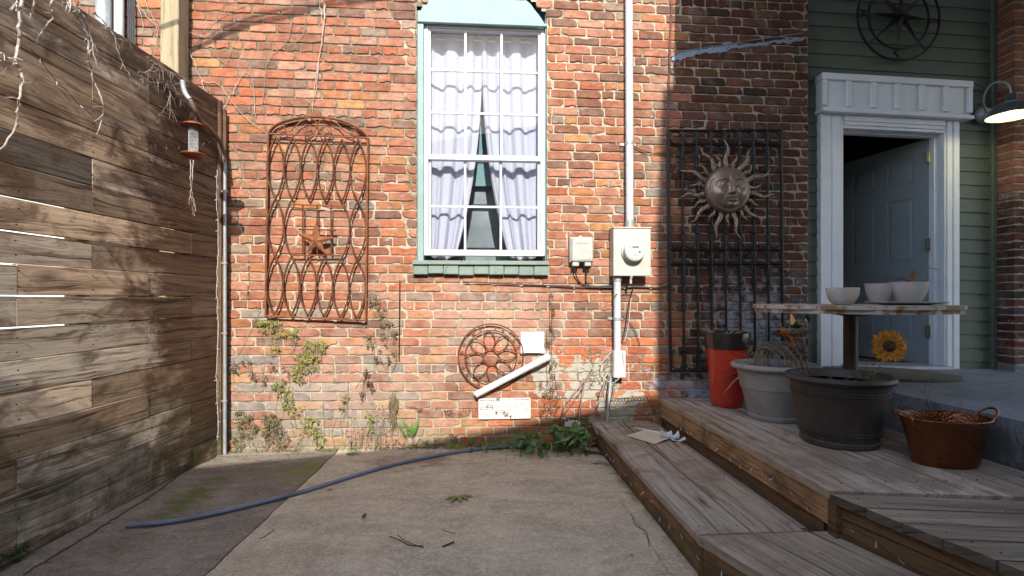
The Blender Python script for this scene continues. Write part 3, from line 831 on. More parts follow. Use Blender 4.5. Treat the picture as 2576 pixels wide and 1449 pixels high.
cr=pipe('conduit',[(x2,-.05,2.0),(x2,-.05,2.75)],.034,RUST,'rusty pipe below the white stub beyond the fence','pipe')
b=MB()
for i in range(4): b.tube([(x2+.055+i*.014,-.03-.004*(i%2),1.9),(x2+.05+i*.014,-.03,3.2),(x2+.04+i*.016,-.03,4.3)],.006,6)
tag(b.build('cable_bundle',BLACK),'bundle of thin black cables beside the white pipe stub','cable')

# conduit up the fence end, arching over to carry the bird feeder
b=MB(); xc=-1.846
b.tube([(xc,-.075,.0),(xc,-.075,1.4),(xc,-.075,2.16)],.0125,10)
cpole=b.build('hanger_pole',GALV,None,smooth=True,ang=50); tag(cpole,'slim grey conduit up the fence end, its bent arm holding the bird feeder','pole')
b=MB(); s=3.55
arm=[Vector((xc,-.075,2.155)),D(563,392,3.84),D(556,362,3.78),D(540,338,3.66),D(522,318,3.55),D(506,304,3.45),D(492,280,3.36),D(478,250,3.32)]
b.tube(cat_rom(arm,6),.0135,10); b.build('bent_arm',simple('brown_tube',(.13,.09,.065),(.2,.14,.1),20,.6,0,.001),cpole,smooth=True)
b=MB(); b.tube(cat_rom([D(478,250,3.32),D(468,238,3.32),D(462,222,3.33),D(459,205,3.35)],5),.0155,10); b.build('arm_tip',GALV,cpole,smooth=True,ang=50)
b=MB()
for zq in (1.95,1.42,.9,.4): b=MB(); b.tube([(xc,-.075,zq-.008),(xc,-.075,zq+.008)],.017,10); b.box((xc-.035,-.077,zq-.006),(xc,-.071,zq+.006)); b.build('clamp',GALV,cpole)
# bird feeder
fs=3.30; ft=D(487,314,fs); fb_=D(487,392,fs)
fr=MB(); H=ft.z-fb_.z
feeder=thing('bird_feeder','cylindrical wire mesh bird feeder with orange brown top and tray, hanging from the bent arm','bird feeder',(fb_.x,fb_.y,fb_.z))
prof=[(.001,.022),(.03,.018),(.058,.006),(.074,-.006),(.072,-.009),(.04,.0),(.001,.003)]
COPP=simple('orange_enamel',(.28,.085,.028),(.17,.05,.02),12,.5,.35,.0006)
b=MB(); b.lathe(prof,(ft.x,ft.y,ft.z),28); b.build('roof',COPP,feeder,smooth=True)
b=MB(); b.lathe([(.001,-.012),(.05,-.010),(.070,.006),(.074,.012),(.068,.010),(.03,.0),(.001,.0)],(fb_.x,fb_.y,fb_.z),28); b.build('tray',COPP,feeder,smooth=True)
b=MB(); r=.028
for k in range(22):
    a=2*PI*k/22
    for sg in (1,-1):
        b.tube([(ft.x+r*math.cos(a+sg*i*.16),ft.y+r*math.sin(a+sg*i*.16),fb_.z+H*i/8) for i in range(9)],.0009,3,cap=False)
b.build('mesh_cylinder',GALV,feeder)
b=MB(); b.tube([(fb_.x,fb_.y,fb_.z+.002),(fb_.x,fb_.y,fb_.z+H*.25)],.022,12); b.build('seed',simple('old_seed',(.2,.17,.13),(.35,.3,.24),120,.9,0,.002),feeder)
b=MB(); top_=D(497,288,3.38); b.tube(cat_rom([(ft.x,ft.y,ft.z+.02),(ft.x+.01,ft.y-.004,ft.z+.05),tuple(top_)],5),.0018,5); b.build('wire_hook',IRON,feeder)

# string lights
BULB=simple('clear_bulb',(.55,.56,.58),(.45,.45,.47),30,.25,0,0)
def string_lights(label,pts,every,name='string_lights',r=.0016,bl=.022,rr=None,wmat=None,sag_=.004):
    rr=rr or random.Random(3); root=thing(name,label,'string lights',tuple(pts[0]))
    P=cat_rom(pts,5); P=[p+Vector((rr.uniform(-sag_,sag_),rr.uniform(-sag_,sag_),rr.uniform(-sag_,sag_))) for p in P]
    b=MB(); b.tube(P,r,5); b.build('wire',wmat or IRON,root)
    L=0; nxt=every*.5; proto=None
    for a,c in zip(P,P[1:]):
        seg=(c-a).length
        while L+seg>nxt:
            t=(nxt-L)/seg; q=a.lerp(c,t); nxt+=every*rr.uniform(.7,1.3)
            if proto is None:
                m=MB(); m.tube([(0,0,.002),(0,0,-bl*.35)],.0018,6); m.tube([(0,0,-bl*.35),(0,0,-bl*.9),(0,0,-bl)],[.0021,.0018,.0008],6)
                proto=m.build('bulb',BULB,root); o=proto
            else:
                o=proto.copy(); COL.objects.link(o); o.parent=root
            o.matrix_parent_inverse=Matrix.Identity(4)
            o.location=q-Vector(root.location); o.rotation_euler=(rr.uniform(-.9,.9),rr.uniform(-1.1,1.1),0)
        L+=seg
    return root
vp=[FP(.055+.01*math.sin(i*1.7),2.1-i*.18,.03) for i in range(12)]
string_lights('thin string of tiny clear bulbs running down the end of the fence',vp,.09,bl=.02,wmat=CABLEW)
hp=[FP(1.32,2.27,.03),FP(1.05,2.10,.03),FP(.80,1.97,.035),FP(.6,1.91,.03),FP(.35,1.90,.05),FP(.12,1.95,.05)]
hp=[FP(*Fz(px,py),.03) for px,py in ((60,120),(130,205),(215,290),(255,315),(300,328),(350,352),(390,368),(430,372),(470,368),(520,355))]
string_lights('dark wire of small clear bulbs sagging across the upper fence planks',hp,.10,bl=.018,rr=random.Random(8))

# ---------------------------------------------------------------- things on the brick wall
# rusty garden trellis
T=lambda cx,cy,y=-.045: W((700+cx/1.932)*.85867,(250+cy/1.932)*.85867,y)
trel=thing('garden_trellis','rusty iron trellis with arched scrollwork top and wavy bars hung on the sunlit brick','trellis',tuple(T(440,1300)))
b=MB(); fr_=.007
def flatbar(P,r,n=6): b.tube(P,r,n)
arch=[T(*q) for q in ((165,268),(195,232),(245,205),(330,184),(440,176),(550,190),(640,222),(705,262),(730,292))]
b.tube([T(150,1308)]+[T(150+15*i/8,1308-1040*i/8) for i in range(1,8)]+cat_rom(arch,5)+[T(730-13*i/8,292+1043*i/8) for i in range(1,9)],.0075,6)
b.tube([T(148,1305),T(718,1330)],.0075,6); b.tube([T(165,274),T(728,298)],.007,6)
b.tube([T(285,672),T(440,681),T(600,682)],.006,6); b.tube([T(290,962),T(580,962)],.006,6)
b.tube([Vector((p.x,-.022,p.z)) for p in [T(150,1308)]+[T(165,268)]+cat_rom(arch,5)+[T(717,1335)]],.0065,6,closed=True)
b.build('frame',RUST,trel)
# depth of the frame: a second strip behind gives the flat-bar look
b=MB()
xk=[208,303,398,490,583,675]; nodes=[292,640,968,1302]
def sk(k,y): # horizontal shear of the hang
    return xk[k]+(y-292)*-.012+ (3 if y>600 else 0)
for k in range(6):
    for sg in (-1,1):
        for seg in range(3):
            ya,yb=nodes[seg],nodes[seg+1]
            inner = seg==1 and (1<=k<=4) and not (k==1 and sg<0) and not (k==4 and sg>0)
            if inner: continue
            yo=10 if k>3 else 0
            P=[]
            for i in range(13):
                t=i/12; y=ya+(yb-ya)*t
                P.append(T(sk(k,y)+sg*47*math.sin(PI*t)**.85,y+yo*.5+k*2,-.045+sg*.004))
            b.tube(P,.0058,6); b.tube([p+Vector((0,.012,0)) for p in P],.0050,6)

b.build('wavy_bar',RUSTD,trel)
b=MB(); 
for k in range(5):
    for yy in (478,1136): p=T(sk(k,yy)+47,yy+k*2+6); b.tube([p+Vector((0,0,-.008)),p+Vector((0,0,.008))],.0095,6)
for yy in (478,808,1136):
    for k in (-1,5):
        if k<0: continue
b.build('collar',RUST,trel)
b=MB()
def spiral(c,r0,r1,a0,turns,n=22): return [ (c[0]+(r0+(r1-r0)*i/n)*math.cos(a0+turns*2*PI*i/n), c[1]+(r0+(r1-r0)*i/n)*math.sin(a0+turns*2*PI*i/n)) for i in range(n+1)]
def tb(P,r=.005): b.tube([T(*q,-.05) for q in P],r,6)
tb(spiral((243,246),26,9,PI*.9,-1.0)); tb([(236,262),(290,262),(345,208),(395,182),(432,200),(442,230),(425,270),(395,282),(368,262)]); tb(spiral((392,248),32,8,PI*.75,1.3))
tb(spiral((655,268),22,8,PI*.1,1.0)); tb([(660,285),(600,262),(555,215),(500,186),(458,200),(445,230),(458,270),(490,284),(515,268)]); tb(spiral((495,256),30,8,PI*.25,-1.3))
b.build('scrollwork',RUST,trel)
b=MB()
for xq in (362,443,522): b.tube([T(xq,676,-.05),T(xq,950,-.05)],.006,4)
b.tube([T(337,814,-.058),T(550,820,-.058)],.0065,6)
b.build('centre_grid',RUSTD,trel)
# star
def star3d(mb,c,tips,inn,y,h,M=None):
    n=len(tips); base=len(mb.v); mb.v.append((c.x,y-h,c.z))
    for i in range(n): mb.v.append((tips[i].x,y,tips[i].z)); mb.v.append((inn[i].x,y,inn[i].z))
    for i in range(n):
        a=base+1+2*i; i1=a+1; pr=base+2+2*((i-1)%n)
        mb.face((base,a,i1)); mb.face((base,pr,a))
    mb.face([base+1+i for i in range(2*n)][::-1])
tips=[(437,768),(552,860),(492,958),(384,950),(328,836)]; c0=(432,882)
inn=[]
for i in range(5):
    a=tips[i];d=tips[(i+1)%5]; mx,my=(a[0]+d[0])/2,(a[1]+d[1])/2; inn.append((c0[0]+(mx-c0[0])*.42,c0[1]+(my-c0[1])*.42))
b=MB(); star3d(b,T(*c0,-.07),[T(*q,-.07) for q in tips],[T(*q,-.07) for q in inn],-.068,.022)
tag(b.build('metal_star',RUST),'rusty five pointed metal star mounted in the middle of the trellis','wall star')

# rusty round medallion
V5=crop(1150,850,2.634)
M5=lambda cx,cy,y=-.03: W(*V5(cx,cy),y)
mc=M5(760,512); mr=(M5(1012,512).x-M5(510,512).x)/2
med=thing('iron_medallion','rusty round openwork iron medallion low on the brick wall','wall ornament',tuple(mc))
b=MB(); b.tube(circ((mc.x,mc.z),mr,-.03,56),.0055,6,closed=True); b.tube(circ((mc.x,mc.z),mr*.80,-.03,48),.0042,6,closed=True); b.build('ring',RUSTD,med)
for k in range(8):
    a=PI/2+2*PI*k/8+.1
    b=MB(); P=[]
    for i in range(24):
        t=2*PI*i/24; rr_=mr*(.50+.28*math.cos(t)); w_=mr*.17*math.sin(t)
        P.append((mc.x+rr_*math.cos(a)-w_*math.sin(a),-.030-.004*(k%2),mc.z+rr_*math.sin(a)+w_*math.cos(a)))
    b.tube(P,.004,6,closed=True); b.build('petal_loop',RUSTD,med)
b=MB(); b.tube(circ((mc.x,mc.z),mr*.235,-.034,20),.004,6,closed=True); b.build('centre_ring',RUST,med)
for k in range(8):
    a=PI/2+2*PI*(k+.5)/8+.1
    for sg in (-1,1):
        cxx=mc.x+mr*.90*math.cos(a+sg*.13); czz=mc.z+mr*.90*math.sin(a+sg*.13)
        b=MB(); b.tube([(cxx+(.012-.0006*i)*math.cos(a+i*.42*sg),-.03,czz+(.012-.0006*i)*math.sin(a+i*.42*sg)) for i in range(16)],.003,5); b.build('small_scroll',RUST,med)

# dryer vent hood
b=MB(); a_=M5(988,324,-.03); c_=M5(1172,490,-.03)
vent=thing('dryer_vent','square white plastic vent with horizontal flaps right of the round medallion','vent',(a_.x,0,c_.z))
b.box((a_.x,-.032,c_.z),(c_.x,.008,a_.z),.004); b.build('frame',PVC,vent)
b=MB(); n=4; m_=.028
for i in range(n):
    z0=c_.z+.012+(a_.z-c_.z-.024)*i/n; z1=c_.z+.012+(a_.z-c_.z-.024)*(i+1)/n-.002
    b.add([(a_.x+m_,-.046,z0),(c_.x-m_,-.046,z0),(c_.x-m_,-.034,z1),(a_.x+m_,-.034,z1),(a_.x+m_,-.033,z0),(c_.x-m_,-.033,z0)],[(0,1,2,3),(4,5,1,0),(0,3,4),(1,5,2)])
b.build('flap',PVC,vent)
b=MB()
for x in (a_.x+.012,c_.x-.012):
    for z in (a_.z-.012,c_.z+.012): b.tube([(x,-.032,z),(x,-.035,z)],.004,8)
b.build('screw',GALV,vent)
# slanting white drain pipe
e0=M5(1185,525,-.06); e1=M5(640,808,-.06); dv=(e1-e0).normalized()
b=MB(); b.tube([e0+dv*.03,e1],.0255,20,cap=False); b.tube([e1,e0+dv*.03],.023,20,cap=False)
pv=b.build('drain_pipe',PVC,None,smooth=True,ang=40); tag(pv,'white plastic drain pipe slanting down across the round medallion','pipe')
b=MB(); b.tube(cat_rom([e0+dv*.10,e0+dv*.03,e0,e0+Vector((.015,.03,.0)),e0+Vector((.017,.075,.0))],4),.0285,18); b.build('elbow',PVC,pv,smooth=True,ang=40)
b=MB(); b.tube([e1-dv*.001,e1+dv*.0005],.0229,16); b.build('pipe_mouth',BLACK,pv)
# louvred foundation vent
a_=M5(663,838,-.02); c_=M5(1066,992,-.02)
lv=thing('foundation_vent','long white louvred grille in three bays, lowest thing on the wall under the slanting pipe','vent',(a_.x,0,c_.z))
b=MB(); X0,X1,Z1,Z0_=a_.x,c_.x,a_.z,c_.z; m_=.012
b.box((X0,-.022,Z0_),(X0+m_,.006,Z1),.003); b.box((X1-m_,-.022,Z0_),(X1,.006,Z1),.003)
b.box((X0+m_,-.022,Z0_),(X1-m_,.006,Z0_+m_),.003); b.box((X0+m_,-.022,Z1-m_),(X1-m_,.006,Z1),.003)
bw=(X1-X0-2*m_)/3
for i in (1,2): b.box((X0+m_+bw*i-.006,-.020,Z0_+m_),(X0+m_+bw*i+.006,.004,Z1-m_),.002)
b.box((X0+m_,-.006,Z0_+m_),(X1-m_,.004,Z1-m_))
b.build('frame',PVC,lv)
b=MB(); n=10
for j in range(3):
    xa=X0+m_+bw*j+(.007 if j else .001); xb=X0+m_+bw*(j+1)-(.007 if j<2 else .001)
    for i in range(n):
        z0=Z0_+m_+.001+(Z1-Z0_-2*m_-.002)*i/n; z1=z0+(Z1-Z0_-2*m_)/n*.82
        b.add([(xa,-.020,z0),(xb,-.020,z0),(xb,-.008,z1),(xa,-.008,z1)],[(0,1,2,3)])
b.build('louvre',PVC,lv)

# electric meter, its pipes
V6=crop(1600,600,2.635); M6=lambda cx,cy,y=0: W(*V6(cx,cy),y)
a_=M6(520,170,-.12); c_=M6(808,550,-.12)
meter=thing('electric_meter','beige metal meter cabinet with a round glass dial on the brick wall','meter box',(a_.x,0,c_.z))
b=MB(); b.box((a_.x,-.12,c_.z),(c_.x,.0,a_.z-.004),.004); b.box((a_.x-.004,-.128,a_.z-.010),(c_.x+.004,.0,a_.z),.002)
b.build('cabinet',METERC,meter)
mc6=M6(678,356,-.15); r6=.062
b=MB(); z0=0
def discy(mb,c,prof,n=32):
    base=len(mb.v)
    for (r,y) in prof:
        for k in range(n): a=2*PI*k/n; mb.v.append((c.x+r*math.cos(a),y,c.z+r*math.sin(a)))
    for i in range(len(prof)-1):
        for k in range(n): k2=(k+1)%n; mb.face((base+i*n+k,base+(i+1)*n+k,base+(i+1)*n+k2,base+i*n+k2))
    mb.face([base+(len(prof)-1)*n+k for k in range(n)][::-1])
discy(b,mc6,[(.094,-.121),(.094,-.135),(.086,-.140),(.084,-.142)]); b.build('dial_ring',METERC,meter,smooth=True,ang=30)
b=MB(); discy(b,mc6,[(.082,-.142),(.082,-.172),(.078,-.182),(.064,-.188)]); b.build('dial_body',simple('dial_grey',(.55,.55,.50),(.45,.45,.40),10,.25,0,0),meter,smooth=True,ang=30)
b=MB(); discy(b,mc6,[(.064,-.1885),(.064,-.1905)]); face_=b.build('dial_face',simple('dial_white',(.66,.66,.60),(.6,.6,.55),10,.3,0,0),meter)
b=MB(); x,z=mc6.x,mc6.z; b.box((x-.026,-.193,z+.016),(x+.026,-.191,z+.034),.001); b.build('display',simple('lcd',(.20,.21,.14),(.16,.17,.11),10,.3,0,0),meter)
b=MB()
for (dx,dz,wq,hq) in ((-.036,.022,.012,.006),(-.036,.012,.008,.003),(-.016,-.004,.008,.004),(.012,-.004,.004,.004),(.026,-.010,.014,.012),(-.0,-.024,.05,.0016),(0,-.029,.04,.0016),(0,-.034,.03,.0016),(0,.036,.04,.0018)): b.box((x+dx*1.2-wq*.65,-.1918,z+dz*1.2-hq*.65),(x+dx*1.2+wq*.65,-.1908,z+dz*1.2+hq*.65))
b.build('dial_print',simple('print',(.08,.08,.08),(.1,.1,.1),10,.5,0,0),meter)
b=MB(); q=M6(655,555,-.11); b.box((q.x-.008,-.125,q.z-.012),(q.x+.008,-.105,q.z+.004),.001); b.box((q.x-.012,-.118,q.z-.055),(q.x+.006,-.112,q.z-.014),.001); b.tube(circ((q.x-.004,q.z-.008),.008,-.128,12),.0014,5,closed=True); b.build('seal_tag',GALV,meter)
# pipes
xu0=W(1577,0,-.05); xu=M6(645,170,-.05)
pipe('conduit',[(xu.x-.008,-.05,4.3),(xu.x,-.05,xu.z+.02)],.030,CPAINT,'grey pipe from the top of the picture down into the meter cabinet','pipe',16,straps=[(xu.x-.003,-.05,W(1580,360,-.05).z)])
b=MB(); b.tube([(xu.x,-.05,xu.z-.01),(xu.x,-.05,xu.z+.05)],.036,16); b.build('pipe_hub',GALV,meter,smooth=True,ang=40)
lo=M6(548,560,-.055); lob=M6(550,1130,-.055)
pipe('conduit',[(lo.x,-.055,lo.z),(lob.x,-.055,lob.z-.02)],.0285,CPAINT,'straight grey pipe running down from the underside of the meter cabinet','pipe',16,straps=[(lo.x,-.055,M6(545,880,-.055).z)])
b=MB(); b.tube([(lo.x,-.055,lo.z-.03),(lo.x,-.055,lo.z+.003)],.034,16); b.build('pipe_collar',GALV,meter,smooth=True,ang=40)
a_=M6(522,1130,-.07); c_=M6(607,1335,-.07)
b=MB(); b.box((a_.x-.004,-.088,c_.z),(c_.x-.004,-.002,a_.z),.006); lb=b.build('elbow_box',PVC); tag(lb,'small white conduit elbow box at the foot of the meter pipe','junction box')
b=MB(); b.box((a_.x+.002,-.096,c_.z+.004),(c_.x,-.089,a_.z+.006),.003); b.build('cover',PVC,lb)
# thin stub pipe below, leaning
s0=W(1536,952,-.05); s1=W(1528,1062,-.10)
b=MB(); b.tube([W(1530,940,-.04),s0,s1],.0125,10); tag(b.build('ground_pipe',GALV,None,smooth=True,ang=40),'thin weathered pipe leaning against the wall on the lowest step','pipe')
# junction box
a_=M6(196,248,-.085); c_=M6(366,440,-.085)
jb=thing('utility_box','small grey plastic utility box with two spouts left of the electric meter','utility box',(a_.x,0,c_.z))
b=MB(); b.box((a_.x,-.085,c_.z),(c_.x,-.002,a_.z),.010); b.build('lid',GREYBOX,jb)
b=MB(); b.box((a_.x-.008,-.055,c_.z-.006),(c_.x+.006,-.002,a_.z+.004),.006); b.box(((a_.x+c_.x)/2-.012,-.01,a_.z),((a_.x+c_.x)/2+.012,-.004,a_.z+.020),.002); b.build('back_plate',GREYBOX,jb)
b=MB()
for cx_ in (228,322): q=M6(cx_,458,-.07); b.box((q.x-.026,-.08,q.z-.016),(q.x+.026,-.015,c_.z-.003),.005)
b.build('spout',GREYBOX,jb)
b=MB()
w_=c_.x-a_.x; e=.0018
for (u0,v0,u1,v1) in ((.2,.74,.8,.90),(.12,.10,.88,.13)):
    xa,xb=a_.x+w_*u0,a_.x+w_*u1; hh=a_.z-c_.z; za,zb=c_.z+hh*v0,c_.z+hh*v1
    b.box((xa,-.0875,za),(xb,-.0845,zb),.001)
b.build('rib',GREYBOX,jb)
# cables
def cable(pts,r,label,mat=BLACK,y=-.02,name='cable',k=6):
    P=[W(*V6(*q[:2]),q[2] if len(q)>2 else y) for q in pts]
    b=MB(); b.tube(cat_rom(P,k),r,6); return tag(b.build(name,mat,None,smooth=True),label,'cable')
cable([(222,480,-.05),(225,530,-.04),(262,600,-.02),(330,632,-.015),(420,630,-.015),(490,628,-.02),(560,628,-.02)],.006,'black cable looping from the left spout of the utility box to the meter pipe')
cable([(318,480,-.05),(312,530,-.04),(308,590,-.02),(340,628,-.012),(400,636,-.012)],.005,'black cable hanging from the right spout of the utility box')
cable([(-640,595),(-300,610),(0,622),(240,634),(560,640),(700,634),(860,640),(925,625),(950,590),(945,450),(942,300),(948,100),(942,0)],.0055,'long black cable along the bricks below the window sill and up beside the iron gate')
cable([(678,620,-.04),(660,690,-.03),(640,760),(625,850),(610,960),(585,1060)],.0035,'thin black wire dangling from under the meter cabinet')
cable([(655,720,-.02),(640,880),(620,1000),(600,1060)],.0025,'thin white wire hanging beside the meter pipe',CABLEW)
cable([(585,860),(640,905),(690,985),(725,1085)],.003,'short black wire angling down to the right of the pipe strap')
cable([(525,720,-.09),(545,690,-.09),(590,688,-.02),(660,690,-.02)],.003,'short dark wire wrapped around the meter pipe')
cable([(590,1130,-.11),(598,1240,-.11),(560,1340,-.11),(500,1375,-.06),(440,1320,-.05),(430,1230,-.05),(500,1140,-.09)],.0035,'pale wire looped round the white conduit elbow box',CABLEW)
b=MB(); b.tube([W(1006,706,-.012),W(1004,908,-.012)],.0045,6); tag(b.build('thin_rod',IRON),'thin dark rod standing against the bricks right of the trellis','rod')
b=MB(); P=[]
cl=crop(1550,1150,5.797)
for i in range(150):
    t=i/149; cx_=1250+ (2060-1250)*t; cy_=150-60*t; a=i*.62
    P.append(W(*cl(cx_+38*math.cos(a),cy_+ (20+34*t)*math.sin(a)),-.02-.012*(1+math.sin(a))))
b.tube(P,.0018,4); tag(b.build('wire_coil',IRON),'loose coil of thin black wire resting low on the bricks above the step','wire')
# thin wires over by the door
b=MB(); b.tube(cat_rom([W(1573,355,-.02),W(1620,380,-.015),W(1676,390,-.012),W(1720,395,-.01)],5),.004,6); tag(b.build('cable',BLACK),'short black cable from the pipe strap toward the top of the iron gate','cable')
b=MB(); b.tube(cat_rom([W(1690,0,-.012),W(1684,150,-.012),W(1680,300,-.012),W(1678,420,-.012),W(1680,600,-.014)],5),.007,6); tag(b.build('cable',simple('red_brown_cable',(.20,.05,.03),(.03,.02,.02),6,.5,0,0)),'reddish black cable running down the wall from the top beside the iron gate','cable')

# ---------------------------------------------------------------- wrought iron gate panel on the wall
V7=crop(1900,350,1.812)
def Gt(x,y,yy=-.06): return W(*V7(x+(y-60)*.0095,y),yy)
gate=thing('iron_gate_panel','tall black wrought iron gate panel with rows of circles fixed flat on the shaded brick','iron panel',tuple(Gt(405,1335)))
gx=[105,178,253,328,403,479,555,629,703]
def rail(y,r=.0085,x0=105,x1=703):
    b=MB(); b.box((Gt(x0,y).x,-.068,Gt(x0,y).z-r),(Gt(x1,y).x,-.052,Gt(x0,y).z+r),.002)
    return b
def railtube(y,r=.009):
    b=MB(); b.tube([Gt(105,y),Gt(703,y)],r*1.25,4); b.build('rail',IRON,gate)
for y in (60,135,693,768,1335): railtube(y)
for i,x in enumerate(gx):
    b=MB(); rr_=.012 if i in(0,8) else .0098
    b.tube([Gt(x,60+ (1335-60)*k/6) for k in range(7)],rr_,8)
    if 0<i<8:
        for yy in (205,600,865,1225):
            p=Gt(x,yy); b.tube([p+Vector((0,0,-.012)),p+Vector((0,0,-.006)),p+Vector((0,0,.006)),p+Vector((0,0,.012))],[.010,.0175,.0175,.010],8)
    b.build('upright',IRON,gate,smooth=False)
for i in range(8):
    xm=(gx[i]+gx[i+1])/2
    for y in (97,731):
        c=Gt(xm,y); b=MB(); b.tube(circ((c.x,c.z),.0465,-.06,24),.0065,6,closed=True); b.build('ring',IRON,gate)
    for (y,sg,leg) in ((175,1,95),(652,-1,70),(808,1,90),(1295,-1,60)):
        c=Gt(xm,y); r=.045; b=MB()
        A=[Vector((c.x+r*math.cos(a),-.06,c.z+sg*r*math.sin(a))) for a in [PI*k/12 for k in range(13)]]
        l=leg/1.812*.85867/308
        curlR=[A[0]+Vector((0,0,-sg*l)),]
        def curl(p,sd): return [p+Vector((sd*-.012*(1-math.cos(q)),0,-sg*.012*math.sin(q))) for q in (PI*.25,PI*.5,PI*.75,PI,PI*1.3)]
        Lp=A[-1]+Vector((0,0,-sg*l)); Rp=A[0]+Vector((0,0,-sg*l))
        P=list(reversed(curl(Rp,1)))+[Rp]+A+[Lp]+curl(Lp,-1)
        b.tube(P,.0062,6); b.build('arch_scroll',IRON,gate)

# ---------------------------------------------------------------- sun face
sc_c=W(1830,478,-.09); SR=.182
sun_=thing('sun_face','large bronze sun face with wavy hammered rays mounted over the iron gate panel','wall ornament',tuple(sc_c))
def gs(x,y,cx_,cy_,sx,sy,rot=0):
    dx,dy=x-cx_,y-cy_; c,s_=math.cos(rot),math.sin(rot); u=(dx*c+dy*s_)/sx; v=(-dx*s_+dy*c)/sy
    return math.exp(-(u*u+v*v))
def facez(x,y):
    r=math.hypot(x,y); h=.36*math.sqrt(max(0,1-min(r,1)**2.4))
    h-= .05*math.exp(-((r-.83)/.05)**2)*(1 if y<.45 else .3)
    for sx in (-1,1):
        ex_,ey=sx*.34+.02,.20
        # brow arc
        d=math.hypot((x-ex_)/1.25,(y-(ey-.05)))-.29
        if y>ey-.05: h+=.085*math.exp(-(d/.045)**2)*max(0,1-abs(x-ex_)/.42)
        h-=.085*gs(x,y,ex_,ey,.24,.13)
        h+=.11*gs(x,y,ex_,ey,.13,.085)
        # lids
        dl=math.hypot((x-ex_)/.21,(y-ey)/.115)-1
        h+=.035*math.exp(-(dl/.16)**2)
        h+=.028*gs(x,y,ex_+.02,ey+.005,.035,.035)-.02*math.exp(-((math.hypot(x-ex_-.02,y-ey)-.055)/.016)**2)
        h+=.12*gs(x,y,sx*.46,-.22,.24,.24)
        h-=.06*math.exp(-((x-sx*(.24+.25*(-.1-y)))/.05)**2)*math.exp(-((y+.33)/.22)**2)
        h+=.07*gs(x,y,sx*.085+.03,-.17,.07,.055)
    h+=.19*math.exp(-((x-.02)/(.055+.05*max(0,.35-y)))**2)*(1/(1+math.exp(-(y+.20)*26)))*(1/(1+math.exp((y-.33)*11)))
    h-=.05*gs(x,y,.03,-.24,.12,.03)
    h+=.075*gs(x,y,.05,-.36,.17,.045)+.085*gs(x,y,.05,-.47,.14,.05)-.075*gs(x,y,.05,-.415,.16,.016)
    h-=.05*gs(x,y,.05,-.55,.16,.035); h+=.10*gs(x,y,.05,-.68,.17,.11)
    return h
b=MB(); NR,NA=40,112; base=0
b.v.append((sc_c.x,-.09-SR*facez(0,0),sc_c.z))
for i in range(1,NR+1):
    for k in range(NA):
        r=i/NR; a=2*PI*k/NA; x,y=r*math.cos(a),r*math.sin(a)
        b.v.append((sc_c.x+SR*x,-.09-SR*facez(x,y),sc_c.z+SR*y))
for k in range(NA): b.face((0,1+(k+1)%NA,1+k))
for i in range(NR-1):
    for k in range(NA):
        k2=(k+1)%NA; b.face((1+i*NA+k,1+i*NA+k2,1+(i+1)*NA+k2,1+(i+1)*NA+k))
b.build('face',BRONZE,sun_,smooth=True)
b=MB(); b.tube(circ((sc_c.x,sc_c.z),SR+.001,-.088,64),.0045,6,closed=True); b.build('rim',RUST,sun_,smooth=True)
rs=random.Random(6)
for k in range(22):
    a=PI/2+2*PI*k/22+rs.uniform(-.03,.03); big=(k%2==0); L=(.22 if big else .125)*rs.uniform(.9,1.08); w0=.023 if big else .016
    P=[];RR=[]
    for i in range(15):
        t=i/14; rr_=SR*.97+L*t; off=(.020 if big else .012)*math.sin(t*2*PI*1.15+ (k%3))*t**.5
        P.append((sc_c.x+rr_*math.cos(a)-off*math.sin(a),-.075-.012*math.sin(PI*t),sc_c.z+rr_*math.sin(a)+off*math.cos(a))); RR.append(w0*(1-t)**.75+.0015)
    b=MB(); b.tube(P,RR,8,flat=.45); b.build('ray',BRONZED,sun_,smooth=True)

# ---------------------------------------------------------------- compass rose
cc=W(2261,43,.14); cr_=.372
comp=thing('compass_rose','black metal compass rose with an eight pointed star on the green siding','wall ornament',tuple(cc))
b=MB(); b.tube(circ((cc.x,cc.z),cr_,.14,64),.009,6,closed=True); b.tube(circ((cc.x,cc.z),cr_*.735,.14,56),.009,6,closed=True); b.build('ring',IRON,comp)
rot=.07
def pol(a,r,y=.14): return Vector((cc.x+r*math.sin(a+rot),y,cc.z+r*math.cos(a+rot)))
b=MB()
for k in range(4):
    a=PI/4+k*PI/2; b.tube([pol(a,.1),pol(a,cr_)],.007,4)
b.build('bar',IRON,comp)
b=MB(); tips=[];inn=[]
for k in range(8):
    a=k*PI/4; tips.append(pol(a,cr_*(.735 if k%2==0 else .60))); inn.append(pol(a+PI/8,cr_*.17))
star3d(b,pol(0,0),tips,inn,.13,.045)
b.build('star',simple('black_worn_metal',(.018,.016,.015),(.10,.06,.04),60,.5,.5,.001,90,stops=(.55,.75)),comp)
b=MB()
def letter(ch,a):
    c=pol(a,cr_*.868); s_=.036
    S={'S':[(.8,.9),(.3,1),(-.4,.85),(-.55,.4),(0,.05),(.55,-.35),(.45,-.85),(-.2,-1),(-.8,-.85)],
       'N':[(-.7,-1),(-.7,1),(.7,-1),(.7,1)],'W':[(-1,1),(-.5,-1),(0,.6),(.5,-1),(1,1)],'E':[(.7,1),(-.6,1),(-.6,0),(.4,0),(-.6,0),(-.6,-1),(.7,-1)]}[ch]
    P=[]
    for (u,v) in S:
        # upright toward the rim: top of the letter points outward, S stands upright
        if ch=='S': P.append(c+Vector((u*s_*.75,0,v*s_*1.1)))
        elif ch=='N': P.append(c+Vector((u*s_*.75,0,v*s_*1.1)))
        elif ch=='W': P.append(c+Vector((-v*s_*.95,0,u*s_*.75)))
        else: P.append(c+Vector((v*s_*.95,0,-u*s_*.75)))
    b.tube(cat_rom(P,5) if ch=='S' else P,.0075,6)
